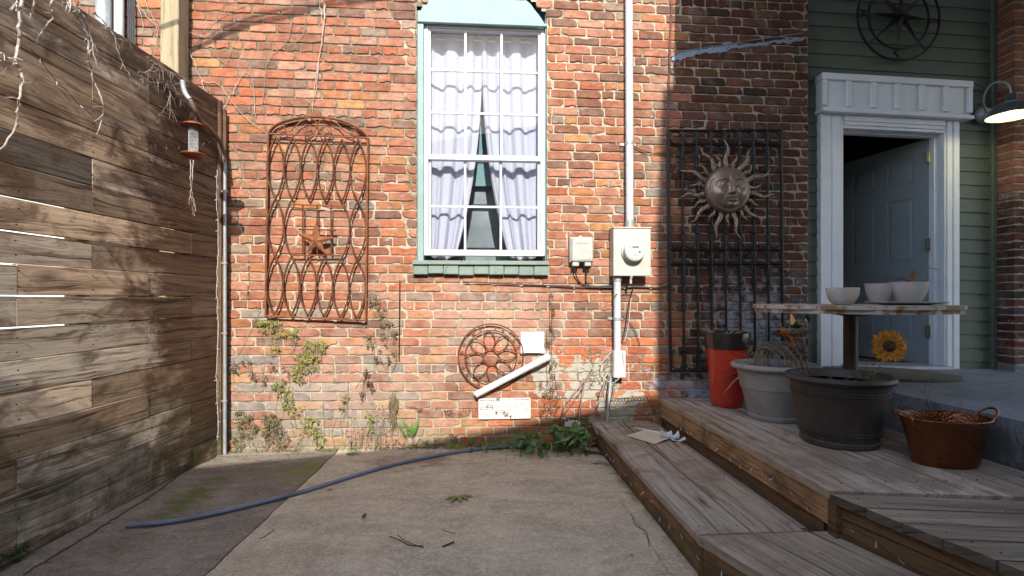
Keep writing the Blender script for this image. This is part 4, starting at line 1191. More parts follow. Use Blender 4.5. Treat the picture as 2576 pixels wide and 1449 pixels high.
for ch,a in (('N',0),('E',PI/2),('S',PI),('W',-PI/2)): letter(ch,a)
b.build('letters',IRON,comp)

# ---------------------------------------------------------------- barn lamp (lit)
pl=W(2470,291,.17); 
lamp=thing('barn_lamp','lit dark grey barn lamp on a gooseneck arm by the brick pier','wall lamp',tuple(pl))
b=MB(); base_=pl+Vector((0,0,0)); discy(b,base_,[(.072,.172),(.074,.160),(.066,.148),(.058,.125),(.048,.110),(.03,.104),(.01,.102)]); b.build('mounting_plate',GALV,lamp,smooth=True)
sh=D(2545,290,3.93)
b=MB()
arm=[base_+Vector((.0,-.05,.0)),D(2474,255,4.25),D(2485,222,4.15),D(2505,207,4.05),D(2526,207,3.98),D(2540,218,3.94),D(2543,240,3.93)]
b.tube(cat_rom(arm,6),.0075,10); b.build('gooseneck',GALV,lamp,smooth=True)
zt=D(2543,236,3.93).z; RL=.150
prof=[(.001,0),(.028,0),(.031,-.006),(.036,-.045),(.045,-.062),(.060,-.068),(.095,-.082),(.128,-.108),(.145,-.135),(RL,-.162),(RL+.004,-.168)]
inn_=[(RL+.002,-.169),(RL-.003,-.160),(.140,-.133),(.122,-.106),(.090,-.078),(.055,-.064),(.001,-.06)]
sx_,sy_=sh.x,sh.y
b=MB(); b.lathe(prof,(sx_,sy_,zt),40,cap=False); o=b.build('shade',SHADE,lamp,smooth=True)
b=MB(); b.lathe(inn_,(sx_,sy_,zt),40,cap=False); b.build('shade_lining',LAMPIN,lamp,smooth=True)
def emis(name,c,st_):
    m=NM(name); m.b.inputs['Emission Color'].default_value=(*c,1); m.b.inputs['Emission Strength'].default_value=st_; m.col(c); return m.m
b=MB(); b.lathe([(.001,-.064),(.014,-.066),(.016,-.085),(.030,-.105),(.033,-.122),(.024,-.140),(.001,-.149)],(sx_,sy_,zt),20); b.build('bulb',emis('lit_bulb',(1,.92,.60),2.2),lamp,smooth=True)
pld=bpy.data.lights.new('lamp_light','POINT'); pld.energy=2.2; pld.color=(1,.93,.55); pld.shadow_soft_size=.03
plo=bpy.data.objects.new('lamp_light',pld); COL.objects.link(plo); plo.location=(sx_,sy_,zt-.162); plo.parent=lamp; plo.matrix_parent_inverse=Matrix.Translation(lamp.location).inverted()
# small eye hook and thin wires on the door surround
b=MB(); b.tube(cat_rom([W(2040,215,.17),W(2048,196,.15),W(2062,186,.12)],5),.004,6); tag(b.build('cable',BLACK),'short black wire emerging behind the upper left end of the door header','cable')
b=MB(); b.tube(cat_rom([W(2446,208,.13),W(2470,218,.15),W(2482,232,.16),W(2484,256,.17)],5),.0035,6); tag(b.build('cable',BLACK),'short black wire arching from the door header toward the barn lamp','cable')

# curtains behind the window
def curtain(x0t,x1t,x0b,x1b,zt_,zb_,label,seed,gather):
    rr=random.Random(seed); nx,nz=90,60; b=MB(); ph=rr.uniform(0,6)
    for k in range(nz+1):
        v=k/nz; z=zt_+(zb_-zt_)*v
        g=v**2.2; xa=x0t+(x0b-x0t)*g; xb=x1t+(x1b-x1t)*(v**2.4)
        for i in range(nx+1):
            u=i/nx; a=u*2*PI*3.4+ph+.9*math.sin(u*4+ph)
            y=.215+.020*math.sin(a)+.005*math.sin(2.3*a+1+v*1.2)+.012*v*math.sin(a*.5)
            zz_=z+(.008*math.sin(a*1.0+2) if k==0 else 0)-(.05*gather*u*(1-u)*4*v**6)
            b.v.append((xa+(xb-xa)*u+.006*math.cos(a)*v,y,zz_))
    for k in range(nz):
        for i in range(nx): c=k*(nx+1)+i; b.face((c,c+nx+1,c+nx+2,c+1))
    m=NM('curtain_cloth'); m.col((.41,.43,.50)); m.rough(.9); m.b.inputs['Subsurface Weight'].default_value=0
    o=b.build('curtain',m.m,None,smooth=True); md=o.modifiers.new('t','SOLIDIFY'); md.thickness=.0012; tag(o,label,'curtain'); return o
yc=.215; xL=W(1080,200,yc).x; xR=W(1352,200,yc).x; xm=W(1212,200,yc).x; zt_=W(1212,96,yc).z; zb_=W(1212,640,yc).z
curtain(xL-.03,xm+.006,xL-.02,W(1150,640,yc).x,zt_,zb_,'white curtain drawn aside in the left half of the window',4,1)
curtain(xR+.03,xm-.002,xR+.02,W(1275,640,yc).x,zt_,zb_,'white curtain drawn aside in the right half of the window',12,1)
b=MB(); b.tube([(xL-.1,.215,zt_-.022),(xR+.1,.215,zt_-.022)],.007,8); tag(b.build('curtain_rod',WHITE),'thin rod carrying the white curtains inside the window','curtain rod')
# ---------------------------------------------------------------- lower step and deck
ZS=.185; ZD=.365
def board_lr(b,p0,p1,wid,z,thk=.036,seed=None,v=None,bev=.006,jit=.0):
    """deck board lying flat, top at z"""
    p0=Vector((p0[0],p0[1],z-thk/2)); p1=Vector((p1[0],p1[1],z-thk/2)); d=(p1-p0).normalized(); side=Vector((0,0,1)).cross(d)
    v=v or rd.uniform(.8,1.15); wm=rd.uniform(.96,1.05); b.col=(v*wm,v,v/wm,1)
    b.board(p0,p1,wid,thk,side,Vector((0,0,1)),seed=seed,bev=bev,nseg=6,jit=jit)
rd=random.Random(31)
step=thing('wooden_step','low weathered plank step nearest the patio, angled to follow the deck','step',(1.1,-1.2,0))
def jitq(): return rd.uniform(-.0012,.0012)
b=MB()
A=(.925,-.006); B=(.915,-1.968)
xs_=[(.915,1.155,1.0),(1.160,1.382,.95)]
for (xa,xb,v) in xs_:
    board_lr(b,((xa+xb)/2+.006,-.006),((xa+xb)/2,-1.965),xb-xa-.006,ZS+jitq(),v=v)
board_lr(b,(1.415,-.006),(1.412,-1.90),.052,ZS-.02,v=.7)
b.build('tread',DECKW,step)
# second part, bearing right
d2=Vector((.105,-.33,0)).normalized(); n2=Vector((-d2.y,d2.x,0))
if n2.x<0: n2=-n2
o0=Vector((.915,-1.972,0)); b=MB()
for (w0,w1,v) in ((0,.232,.9),(.237,.455,.82),(.46,.66,.9)):
    mid=(w0+w1)/2; p0=o0+n2*mid
    t_=(o0.y-p0.y)/d2.y if abs(d2.y)>1e-6 else 0
    p0=p0+d2*t_*1.0
    k=(w1-w0)/2*n2.y/abs(d2.y)
    p0=p0-d2*0; p1=p0+d2*1.7
    # mitred start: build as a prism so the joint is straight
    L0=o0+n2*w0; L0=L0+d2*((o0.y-.0-L0.y)/d2.y); R0_=o0+n2*w1; R0_=R0_+d2*((o0.y-R0_.y)/d2.y)
    z=ZS-.003+jitq(); th=.036; off=rd.random()*50
    top4=[(L0.x,L0.y,z),(R0_.x-.002,R0_.y,z),(R0_.x+d2.x*1.6,R0_.y+d2.y*1.6,z),(L0.x+d2.x*1.6,L0.y+d2.y*1.6,z)]
    vs=top4+[(x,y,z-th) for x,y,_ in top4]; b.col=(v,v,v*.97,1)
    def uvp(i): 
        p=Vector(vs[i]); q=p-o0; return (q.dot(d2)+off,q.dot(n2)+p.z+off*.3)
    fs=[(0,3,2,1),(4,5,6,7),(0,1,5,4),(1,2,6,5),(2,3,7,6),(3,0,4,7)]
    bb=len(b.v); b.v+=vs
    for f in fs: b.face([i+bb for i in f],[uvp(i) for i in f])
b.build('tread',DECKW,step)
b=MB()
def vboard(b,p0,p1,z0,z1,thk,v,seed=None):
    p0=Vector(p0);p1=Vector(p1); d=(p1-p0).normalized(); out=d.cross(Vector((0,0,1)))
    if out.dot(Vector((0,CAMY,0))-p0)<0 and out.x>0: out=-out
    if out.x>0 and abs(out.x)>abs(out.y): out=-out
    c0=p0-out*thk/2; c1=p1-out*thk/2; zc=(z0+z1)/2; b.col=(v,v,v,1)
    b.board((c0.x,c0.y,zc),(c1.x,c1.y,zc),z1-z0,thk,Vector((0,0,1)),out,bev=.003,seed=seed)
vboard(b,(.937,-.01,0),(.930,-1.965,0),.004,ZS-.038,.035,.75)
e1=o0+n2*.012; vboard(b,(.926,-1.985,0),(e1.x+d2.x*1.6,e1.y+d2.y*1.6,0),.004,ZS-.042,.035,.62)
b.box((.918,-1.992,.004),(.945,-1.966,ZS-.04),.002)
b.build('riser',RISERW,step)

deck=thing('wooden_deck','upper weathered plank deck carrying the planters, beside the concrete landing','deck',(2.0,-1.2,0))
b=MB(); x=1.458; wds=[.138,.142,.14,.141,.139,.142,.14]; i=0
def poly_board(b,poly,z,th,ax,v):
    ax=Vector(ax).normalized(); nn=Vector((-ax.y,ax.x,0)); off=rd.random()*60; wm=rd.uniform(.96,1.05); b.col=(v*wm,v,v/wm,1)
    n_=len(poly); base=len(b.v); b.v+=[(p[0],p[1],z) for p in poly]+[(p[0],p[1],z-th) for p in poly]
    def q(j): p=Vector(b.v[j]); return (p.dot(ax)+off,p.dot(nn)+p.z+off*.3)
    for f in [tuple(base+j for j in range(n_)),tuple(base+n_+j for j in range(n_))[::-1]]+[(base+(j+1)%n_,base+j,base+n_+j,base+n_+(j+1)%n_) for j in range(n_)]: b.face(f,[q(j) for j in f])
while x<2.50:
    w_=wds[i%7]; xb=min(x+w_,2.522); ye=lambda xx: -1.998-(xx-1.458)*.17
    dj=rd.uniform(-.003,.003)
    poly_board(b,[(x+.002,-.006),(x,ye(x)+dj),(xb-.005,ye(xb)+dj),(xb-.005,-.006)],ZD+jitq()-.001,.036,(0,1,0),rd.uniform(.75,1.15)); x=xb; i+=1
b.build('deck_boards',DECKW,deck)
# front part: boards running across, ragged ends forming the angled edge
b=MB(); C0=Vector((1.455,-2.008,0)); ed=Vector((.165,-.62,0)).normalized(); bd=Vector((.98,-.17,0)).normalized()
pos_=0.0; i=0
while pos_<1.7:
    w_=(.150,.146,.128,.148,.15,.15)[i%6]; r0,r1=rd.uniform(-.006,.004),rd.uniform(-.006,.004); z=ZD-.012+jitq()*.8; th=.036
    q0=C0+ed*(pos_+.003); q1=C0+ed*(pos_+w_-.004); off=rd.random()*60; v=rd.uniform(.6,.85); b.col=(v,v,v*.97,1)
    edge=[q0.lerp(q1,k/5)+bd*((r0+(r1-r0)*k/5)+rd.uniform(-.004,.004)) for k in range(6)]
    bd2=(bd+ed*rd.uniform(-.012,.012)).normalized()
    poly=edge+[q1+bd*2.3,q0+bd*2.3]; n_=len(poly); base=len(b.v)
    b.v+=[(p.x,p.y,z) for p in poly]+[(p.x,p.y,z-th) for p in poly]
    nb_=Vector((-bd.y,bd.x,0))
    def uvq(j): p=Vector(b.v[j]); return ((p-C0).dot(bd)+off,(p-C0).dot(nb_)+p.z*1.0+off*.3)
    fs=[tuple(base+j for j in range(n_)),tuple(base+n_+j for j in range(n_))[::-1]]+[(base+(j+1)%n_,base+j,base+n_+j,base+n_+(j+1)%n_) for j in range(n_)]
    for k_,f in enumerate(fs):
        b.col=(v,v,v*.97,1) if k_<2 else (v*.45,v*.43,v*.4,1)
        b.face(f,[uvq(j) for j in f] if k_<2 else [(off+b.v[j][0]*.3,off+b.v[j][1]*.3+b.v[j][2]*.6) for j in f])
    pos_+=w_; i+=1
b.build('front_boards',DECKW,deck)
b=MB()
vboard(b,(1.470,-.01,0),(1.466,-1.985,0),.215,ZD-.040,.036,1.25)
b.build('upper_riser',RISERW,deck)
b=MB(); vboard(b,(1.492,-.01,0),(1.487,-1.93,0),.05,.213,.036,.55); b.build('lower_riser',RISERW,deck)
b=MB(); C1=C0+Vector((.03,-.02,0))
for (z0,z1,v) in ((.262,ZD-.052,.52),(.115,.258,.45),(.0,.111,.4)):
    vboard(b,(C1.x,C1.y,0),(C1.x+ed.x*1.5,C1.y+ed.y*1.5,0),z0,z1,.036,v)
b.box((1.462,-2.04,.12),(1.492,-1.988,ZD-.042),.003); b.build('front_riser',RISERW,deck)
# nail heads
b=MB()
def nailrow(xs,y,z):
    for x in xs: b.tube([(x,y+rd.uniform(-.006,.006),z-.001),(x,y,z+.0008)],.0026,6)
for y in (-.12,-.72,-1.32,-1.9): nailrow([.95,1.12,1.19,1.35],y,ZS+.001)
for y in (-.12,-.72,-1.32,-1.93): nailrow([1.458+.14*k+d for k in range(7) for d in (.03,.11)],y,ZD+.001)
for k in range(9):
    p=C0+ed*(.05+.075*k)*1.04+bd*.07; nailrow([p.x],p.y,ZD-.011); p=p+bd*.45; nailrow([p.x],p.y,ZD-.011)
b.build('nail_heads',simple('nail',(.02,.018,.017),(.06,.04,.03),30,.7,.4,0),deck)

# string lights stapled along the steps
c2=crop(1700,1100,1.9815)
def onx(cx,cy,xw):
    px,py=c2(cx,cy); dx,dy=ray(px); s=xw/dx; return Vector((xw,CAMY+dy*s,CAMH-(py-750)/FOC*s))
P=[onx(x_,y_,1.428) for x_,y_ in ((468,165),(540,235),(620,262),(700,300),(760,350),(850,405),(940,445),(1000,470),(1060,525),(1130,585),(1200,640),(1280,660))]
P+= [onx(1340,735,1.428),onx(1400,800,1.43)]
P=[Vector((1.426,-.06-.145*i,.285+.02*math.sin(i*1.3)-.01*(i%2))) for i in range(14)]
string_lights('string of small clear bulbs tacked along the riser under the deck edge',P,.105,bl=.024,rr=random.Random(2))
P=[Vector((.893,-.22-.15*i,.118+.018*math.sin(i*1.9))) for i in range(12)]+[Vector((.9,-1.98,.11))]+[Vector((.9,-1.98,.11))+d2*.16*k+Vector((0,0,.012*math.sin(k*2)-.01)) for k in range(1,7)]
string_lights('string of small clear bulbs tacked along the front of the lowest step',P,.115,bl=.024,rr=random.Random(5))
P=[C1+ed*(.12*k)+Vector((-.022,-.006,.235+.022*math.sin(k*1.8)-.012*k*.3)) for k in range(0,9)]
string_lights('string of small clear bulbs drooping below the ragged front edge of the deck',P,.11,bl=.024,rr=random.Random(9))

# ---------------------------------------------------------------- pots
def pot(name,label,c,prof,mat,n=56,parts=()):
    root=thing(name,label,'planter',tuple(c)); b=MB(); b.lathe(prof,c,n); b.build('pot',mat,root,smooth=True,ang=35)
    return root
SOIL=simple('potting_soil',(.035,.026,.018),(.075,.055,.035),40,.95,0,.01,60)
DEADL=simple('dead_leaf',(.40,.31,.20),(.24,.17,.10),25,.8,0,.001)
DEADD=simple('brown_dead_leaf',(.16,.095,.045),(.09,.055,.03),30,.85,0,.001)
# red pot with black band
rp=(1.86,-.335,ZD)
REDG=simple('red_glaze',(.50,.035,.015),(.40,.025,.012),3,.22,0,.0003,20,dust=.12)
BLKG=simple('black_glaze',(.022,.018,.015),(.04,.03,.022),6,.16,0,.0003,20)
H=.545; rt=.165; rbm=.108
rred=thing('red_planter','tall glossy red planter with a wide black rim band, leftmost of the pots','planter',rp)
b=MB(); b.lathe([(.001,0),(rbm-.006,0),(rbm,.006),(rbm+.008,.05),(.142,.38),(.148,H-.12)],rp,56); b.build('pot',REDG,rred,smooth=True,ang=40)
b=MB(); b.lathe([(.149,H-.122),(.1535,H-.119),(.166,H-.006),(.164,H),(.152,H-.001),(.148,H-.05),(.001,H-.055)],rp,56); b.build('rim_band',BLKG,rred,smooth=True,ang=40)
b=MB(); b.lathe([(.001,0),(.146,0)],(rp[0],rp[1],ZD+H-.05),30); b.build('soil',SOIL,rred)
# grey pot
gp=(1.985,-.745,ZD); H=.365
GREYP=simple('stone_grey_plastic',(.33,.30,.265),(.25,.225,.20),7,.6,0,.0012,80,dust=.35)
rg=thing('grey_planter','wide matt grey planter with a rolled rim, between the red pot and the brown pot','planter',gp)
b=MB(); b.lathe([(.001,0),(.158,0),(.166,.010),(.168,.030),(.160,.034),(.172,.06),(.205,.20),(.207,.204),(.213,.206),(.235,.318),(.236,.326),(.262,.330),(.272,.340),(.272,.352),(.262,.364),(.248,.366),(.238,.356),(.225,.30),(.001,.295)],gp,64); b.build('pot',GREYP,rg,smooth=True,ang=38)
b=MB(); b.lathe([(.001,0),(.223,0)],(gp[0],gp[1],ZD+.305),30); b.build('soil',SOIL,rg)
# brown pot with rope bands
bp=(2.008,-1.315,ZD); 
BRNP=simple('brown_plastic',(.050,.037,.027),(.030,.022,.017),5,.55,0,.0015,60,dust=.2)
rbp=thing('brown_planter','big dark brown planter with two rope bands, in front of the table leg','planter',bp)
b=MB(); b.lathe([(.001,.0),(.182,0),(.190,.008),(.192,.028),(.186,.034),(.188,.040),(.198,.07),(.236,.315),(.243,.335),(.262,.345),(.268,.356),(.264,.372),(.250,.377),(.240,.368),(.228,.325),(.001,.32)],bp,72); b.build('pot',BRNP,rbp,smooth=True,ang=38)
def ropeband(z,r):
    b=MB(); n=220
    for ph in (0,PI):
        P=[]
        for i in range(n):
            a=2*PI*i/n; q=a*46+ph; P.append((bp[0]+(r+.003*math.cos(q))*math.cos(a),bp[1]+(r+.003*math.cos(q))*math.sin(a),ZD+z+.0032*math.sin(q)))
        b.tube(P,.0034,4,closed=True)
    for dz in (-.012,.012): b.tube([(bp[0]+(r-.001+dz*.15)*math.cos(2*PI*i/72),bp[1]+(r-.001+dz*.15)*math.sin(2*PI*i/72),ZD+z+dz) for i in range(72)],.003,5,closed=True)
    b.build('rope_band',BRNP,rbp,smooth=True)
ropeband(.285,.2335); ropeband(.075,.2005)
b=MB(); b.lathe([(.001,0),(.226,0)],(bp[0],bp[1],ZD+.33),30); b.build('soil',SOIL,rbp)
b=MB(); b.lathe([(.001,0),(.215,0),(.225,.006),(.23,.022),(.224,.024),(.2,.006),(.001,.005)],(bp[0],bp[1],ZD+.0005),48)
# copper tub
tp=(2.262,-1.70,ZD)
def hammered():
    m=NM('hammered_copper'); p=m.obj(); uv=m.uvc()
    vo=m.N('ShaderNodeTexVoronoi'); m.set(vo.inputs['Vector'],p); vo.inputs['Scale'].default_value=88
    c=m.mix(m.noise(p,14,5,.6),(.25,.085,.032),(.12,.045,.02))
    c=m.mix(m.ramp(m.noise(p,24,5,.7),[(.70,0.0),(.73,.8)]),c,(.40,.42,.38))
    m.col(c); m.rough(m.ramp(m.noise(p,30),[(.4,.28),(.6,.45)])); m.b.inputs['Metallic'].default_value=.8
    m.bump(m.math('MULTIPLY',vo.outputs[0],-1),.0045,.7); return m.m
COPPER=hammered()
tub=thing('copper_tub','oval hammered copper tub with two loop handles beside the landing','tub',tp)
TH=.222
b=MB(); b.lathe([(.001,.002),(.138,.002),(.143,.0),(.146,.006),(.150,.03),(.175,.14),(.198,.212),(.2005,TH),(.197,TH),(.186,.19),(.165,.09),(.142,.012),(.001,.010)],tp,80,sx=1.0,sy=.72); b.build('tub_body',COPPER,tub,smooth=True,ang=60)
b=MB(); b.tube([(tp[0]+.2*math.cos(2*PI*i/64),tp[1]+.144*math.sin(2*PI*i/64),ZD+TH) for i in range(64)],.0045,6,closed=True); b.build('rim',COPPER,tub,smooth=True)
for sg in (-1,1):
    b=MB(); cx_=tp[0]+sg*.196
    b.tube(cat_rom([(cx_,tp[1]-.045,ZD+TH-.03),(cx_+sg*.018,tp[1]-.048,ZD+TH+.004),(cx_+sg*.045,tp[1]-.03,ZD+TH+.03),(cx_+sg*.055,tp[1],ZD+TH+.038),(cx_+sg*.045,tp[1]+.03,ZD+TH+.03),(cx_+sg*.018,tp[1]+.048,ZD+TH+.004),(cx_,tp[1]+.045,ZD+TH-.03)],5),.0062,8)
    b.build('handle',simple('copper_rod',(.34,.13,.06),(.22,.08,.04),20,.35,.8,0),tub,smooth=True)

# ---------------------------------------------------------------- table and what stands on it
tc=Vector((2.405,-.885,0)); TR=.565; TZ=1.118
PLANKW=paint('flaking_white_paint',(.50,.45,.38),(.30,.17,.08),.50,.54,.75,9,.3,.004)
PEDM=simple('brown_metal',(.10,.065,.04),(.06,.04,.028),6,.5,.3,.0006)
table=thing('round_table','round table with flaking white plank top on a brown metal pedestal','table',(tc.x,tc.y,ZD))
def facet(R,n,ph=0): return [(tc.x+R*math.cos(2*PI*i/n+ph),tc.y+R*math.sin(2*PI*i/n+ph)) for i in range(n)]
rt_=random.Random(4)
b=MB()
# planks of the upper layer
nP=9; wP=2*TR/nP
for i in range(nP):
    ya=-TR+wP*i+.0015; yb=-TR+wP*(i+1)-.0015
    def hx(y): return math.sqrt(max(0.0004,TR*TR-y*y))
    P=[]; m=6
    for k in range(m+1):
        y=ya+(yb-ya)*k/m; P.append((tc.x+hx(y)+rt_.uniform(-.003,.003),tc.y+y))
    for k in range(m,-1,-1):
        y=ya+(yb-ya)*k/m; P.append((tc.x-hx(y)+rt_.uniform(-.003,.003),tc.y+y))
    z=TZ+rt_.uniform(-.001,.001); b.prism([(x,y,z) for x,y in P],(0,0,-.022))
b.build('tabletop',PLANKW,table)
b=MB(); segs=[facet(TR-.006,12,.1)]
pp_=facet(TR-.004,12,.12); pi_=facet(TR-.10,12,.12)
for i in range(12):
    j=(i+1)%12; a_,c_,d_,e_=pp_[i],pp_[j],pi_[j],pi_[i]
    sh_=.004
    b.prism([(a_[0],a_[1],TZ-.0235),(c_[0]*.996+a_[0]*.004,c_[1]*.996+a_[1]*.004,TZ-.0235),(d_[0],d_[1],TZ-.0235),(e_[0],e_[1],TZ-.0235)],(0,0,-.024))
b.build('apron',PLANKW,table)
b=MB(); b.tube([(tc.x,tc.y,ZD+.02),(tc.x,tc.y,TZ-.05)],.041,24); b.build('pedestal',PEDM,table,smooth=True,ang=40)
b=MB(); b.lathe([(.001,0),(.05,0),(.19,.022),(.19,.026),(.001,.026)],(tc.x,tc.y,TZ-.073),4,a0=.6); b.build('top_bracket',PEDM,table)
b=MB(); b.lathe([(.001,0),(.11,0),(.11,.012),(.05,.03),(.001,.03)],(tc.x-.0,tc.y,ZD+.0006),24); b.build('foot',PEDM,table,smooth=True,ang=40)
CREAM=simple('cream_ceramic',(.55,.51,.45),(.42,.38,.33),12,.55,0,.002,70)
WHC=simple('white_ceramic',(.66,.66,.62),(.56,.56,.52),8,.45,0,.0008,50)
s=3.12; q=D(2119,764,s); r=.089; wb=(q.x,q.y,TZ+.0015)
def lump(m_): return m_
b=MB(); 
def wf(a,r_,z): return r_+ (.003*noise.noise(Vector((math.cos(a)*5,math.sin(a)*5,z*45))) if .01<z<.085 and r_>.02 else 0)
b.lathe([(.001,0),(.045,0),(.052,.004),(.072,.03),(.084,.06),(.089,.09),(.090,.101),(.087,.103),(.083,.098),(.06,.03),(.001,.012)],wb,72,fn=wf)
tag(b.build('ceramic_bowl',CREAM,None,smooth=True,ang=50),'small white bowl with relief pattern on the left of the round table','bowl')
pc=D(2270,760,3.20); pc=Vector((pc.x+.02,pc.y,TZ+.0015))
b=MB(); b.lathe([(.001,0),(.12,0),(.2,.010),(.212,.016),(.209,.018),(.12,.005),(.001,.004)],tuple(pc),48); 
gm=simple('pale_glass',(.42,.46,.42),(.35,.4,.37),5,.2,0,0)
tag(b.build('glass_plate',gm,None,smooth=True,ang=40),'pale glass plate under the clustered planter on the table','plate')
cp=pc+Vector((-.025,0,.0065)); clust=thing('cluster_planter','pale pink beige planter of joined round bowls, right of the white bowl on the table','planter',tuple(cp))
CLC=simple('pale_terracotta',(.50,.42,.38),(.42,.35,.31),8,.6,0,.0006,60)
def cb(cx_,cy_,R,H,nm):
    b=MB(); pr=[(.001,0),(R*.52,0),(R*.56,.003)]
    for i in range(14):
        t=(i+1)/14; pr.append((R*(.56+.44*math.sin(t*PI/2)**.9)+(.0006 if i%2 else -.0006),.003+(H-.012)*t))
    pr+= [(R*1.02,H-.009),(R*1.02,H),(R*.95,H),(R*.90,H-.02),(R*.5,.02),(.001,.02)]
    b.lathe(pr,(cp.x+cx_,cp.y+cy_,cp.z),44); b.build(nm,CLC,clust,smooth=True,ang=60)
cb(-.095,.06,.078,.125,'bowl'); cb(.02,-.03,.098,.132,'bowl'); cb(.105,.06,.078,.128,'bowl')
b=MB(); b.lathe([(.001,0),(.09,0)],(cp.x+.02,cp.y-.03,cp.z+.105),24); b.lathe([(.001,0),(.07,0)],(cp.x-.095,cp.y+.06,cp.z+.10),24); b.lathe([(.001,0),(.07,0)],(cp.x+.105,cp.y+.06,cp.z+.10),24); b.build('soil',SOIL,clust)

# leaf helpers
def leaf(b,p,d,up,L,w,curl=.3,n=5,fold=.15):
    """a pointed leaf from p along d, drooping by curl"""
    d=Vector(d).normalized(); up=Vector(up); side=d.cross(up)
    side=side.normalized() if side.length>1e-4 else Vector((1,0,0)); up=side.cross(d).normalized(); base=len(b.v)
    for i in range(n+1):
        t=i/n; c=Vector(p)+d*(L*t)-up*(curl*L*t*t); hw=w*.5*math.sin(PI*min(1,t*.92+.06))**.8*(1 if t<.98 else .15)
        for sg in (-1,0,1): b.v.append(tuple(c+side*hw*sg+up*(fold*hw*abs(sg))))
    for i in range(n):
        a=base+i*3
        b.face((a,a+1,a+4,a+3)); b.face((a+1,a+2,a+5,a+4))
def veg(name,cols,rough=.6):
    m=NM(name); p=m.pos(); c=m.mix(m.ramp(m.noise(p,22,4),[(.35,0.0),(.65,1.0)]),cols[0],cols[1]); c=m.mix(1.0,c,m.tint(),'MULTIPLY'); m.col(c); m.rough(rough)
    tr=m.N('ShaderNodeBsdfTranslucent'); m.L(c,tr.inputs[0]); mx=m.N('ShaderNodeMixShader'); mx.inputs[0].default_value=.3
    m.L(m.b.outputs[0],mx.inputs[1]); m.L(tr.outputs[0],mx.inputs[2]); m.L(mx.outputs[0],m.out.inputs[0]); return m.m
def sprig(b,p,d,L,n,r,rr,ll=.05,lw=.012,col=None,curl=.6,stemr=.0018,wig=.25):
    P=[Vector(p)]; d=Vector(d).normalized()
    for i in range(n):
        d=(d+Vector((rr.uniform(-wig,wig),rr.uniform(-wig,wig)*.6,rr.uniform(-wig,wig)))).normalized(); P.append(P[-1]+d*L/n)
    b.tube(P,[stemr*(1-.6*i/n) for i in range(n+1)],4)
    return P
STRAW=veg('straw_leaf',((.42,.34,.23),(.27,.20,.13)),.75); BRN=veg('brown_leaf',((.17,.09,.035),(.10,.055,.03)),.8)
RUSTL=veg('orange_leaf',((.45,.20,.06),(.30,.13,.05)),.7)
rp_=random.Random(77)
# dead plant in the red pot
def deadplant(label,c,R,n,Lr,mat,seed,drop=1.2,lw=.018,stems=0,spread=1.0,name='dead_plant',dirx=0):
    rr=random.Random(seed); root=thing(name,label,'dead plant',tuple(c)); b=MB()
    for i in range(n):
        a=rr.uniform(0,2*PI); r0=rr.uniform(0,R*.5); L=rr.uniform(*Lr); el=rr.uniform(.15,1.2)
        d=Vector((math.cos(a)*math.cos(el)*spread+dirx,math.sin(a)*math.cos(el)*spread,math.sin(el)))
        leaf(b,(c[0]+r0*math.cos(a),c[1]+r0*math.sin(a),c[2]),d,(0,0,1),L,rr.uniform(.5,1.1)*lw,rr.uniform(.3,drop),7,.4)
    b.build('leaves',mat,root)
    if stems:
        b=MB()
        for i in range(stems):
            a=rr.uniform(0,2*PI); sprig(b,(c[0]+R*.3*math.cos(a),c[1]+R*.3*math.sin(a),c[2]-.01),(math.cos(a)*.6+dirx,math.sin(a)*.6,1),rr.uniform(Lr[0],Lr[1]),6,.002,rr,stemr=.003)
        b.build('stems',mat,root)
    return root
deadplant('dry straw coloured leaves sticking up from the red planter',(rp[0],rp[1],ZD+.495),.13,16,(.06,.15),STRAW,1,1.0,.016,4)
deadplant('withered pale leaves drooping over in the grey planter',(gp[0]-.03,gp[1]+.02,ZD+.31),.2,26,(.10,.26),STRAW,2,1.3,.016,9)
b0=(gp[0],gp[1],ZD+.30)
rr=random.Random(5); root=thing('dead_plant','bent clump of long dry leaves hanging left of the rooster in the grey planter','dead plant',(gp[0]-.06,gp[1],ZD+.31)); b=MB()
for i in range(14):
    hx_=gp[0]-.05+rr.uniform(-.05,.05); P=cat_rom([(hx_-.04,gp[1],ZD+.3),(hx_-.05+rr.uniform(-.02,.02),gp[1]-.02,ZD+.42),(hx_+rr.uniform(-.03,.04),gp[1]-.05,ZD+.49+rr.uniform(-.02,.02)),(hx_+.07+rr.uniform(-.03,.05),gp[1]-.10,ZD+.42),(hx_+.10+rr.uniform(-.08,.10),gp[1]-.13,ZD+.31)],4)
    b.tube(P,[.002+.006*math.sin(PI*k/(len(P)-1))*rr.uniform(.3,1) for k in range(len(P))],5,flat=.35)
b.build('leaves',STRAW,root)
# dead spikes in brown pot
def spikes(label,pts,seed,parentname='dead_plant',mat=None,lean=(0,0),H=(.1,.2),nl=14):
    rr=random.Random(seed); root=thing(parentname,label,'dead plant',tuple(pts[0])); b=MB(); l=MB()
    for p in pts:
        P=sprig(b,p,(lean[0]+rr.uniform(-.3,.3),lean[1],1),rr.uniform(*H),8,.002,rr,stemr=.0022,wig=.2)
        for k in range(nl):
            t=rr.randrange(2,len(P)); a=rr.uniform(0,2*PI)
            leaf(l,P[t-1].lerp(P[t],rr.random()),(math.cos(a),math.sin(a),rr.uniform(-.2,.8)),(0,0,1),rr.uniform(.010,.026),rr.uniform(.006,.011),.5,3,.3)
    b.build('stems',mat or BRN,root); l.build('leaves',mat or RUSTL,root); return root
zs=ZD+.325
spikes('tall dry seed stalk rising beside the rooster in the brown planter',[(bp[0]-.14,bp[1]+.13,zs),(bp[0]-.12,bp[1]+.12,zs)],3,H=(.22,.30),nl=26)
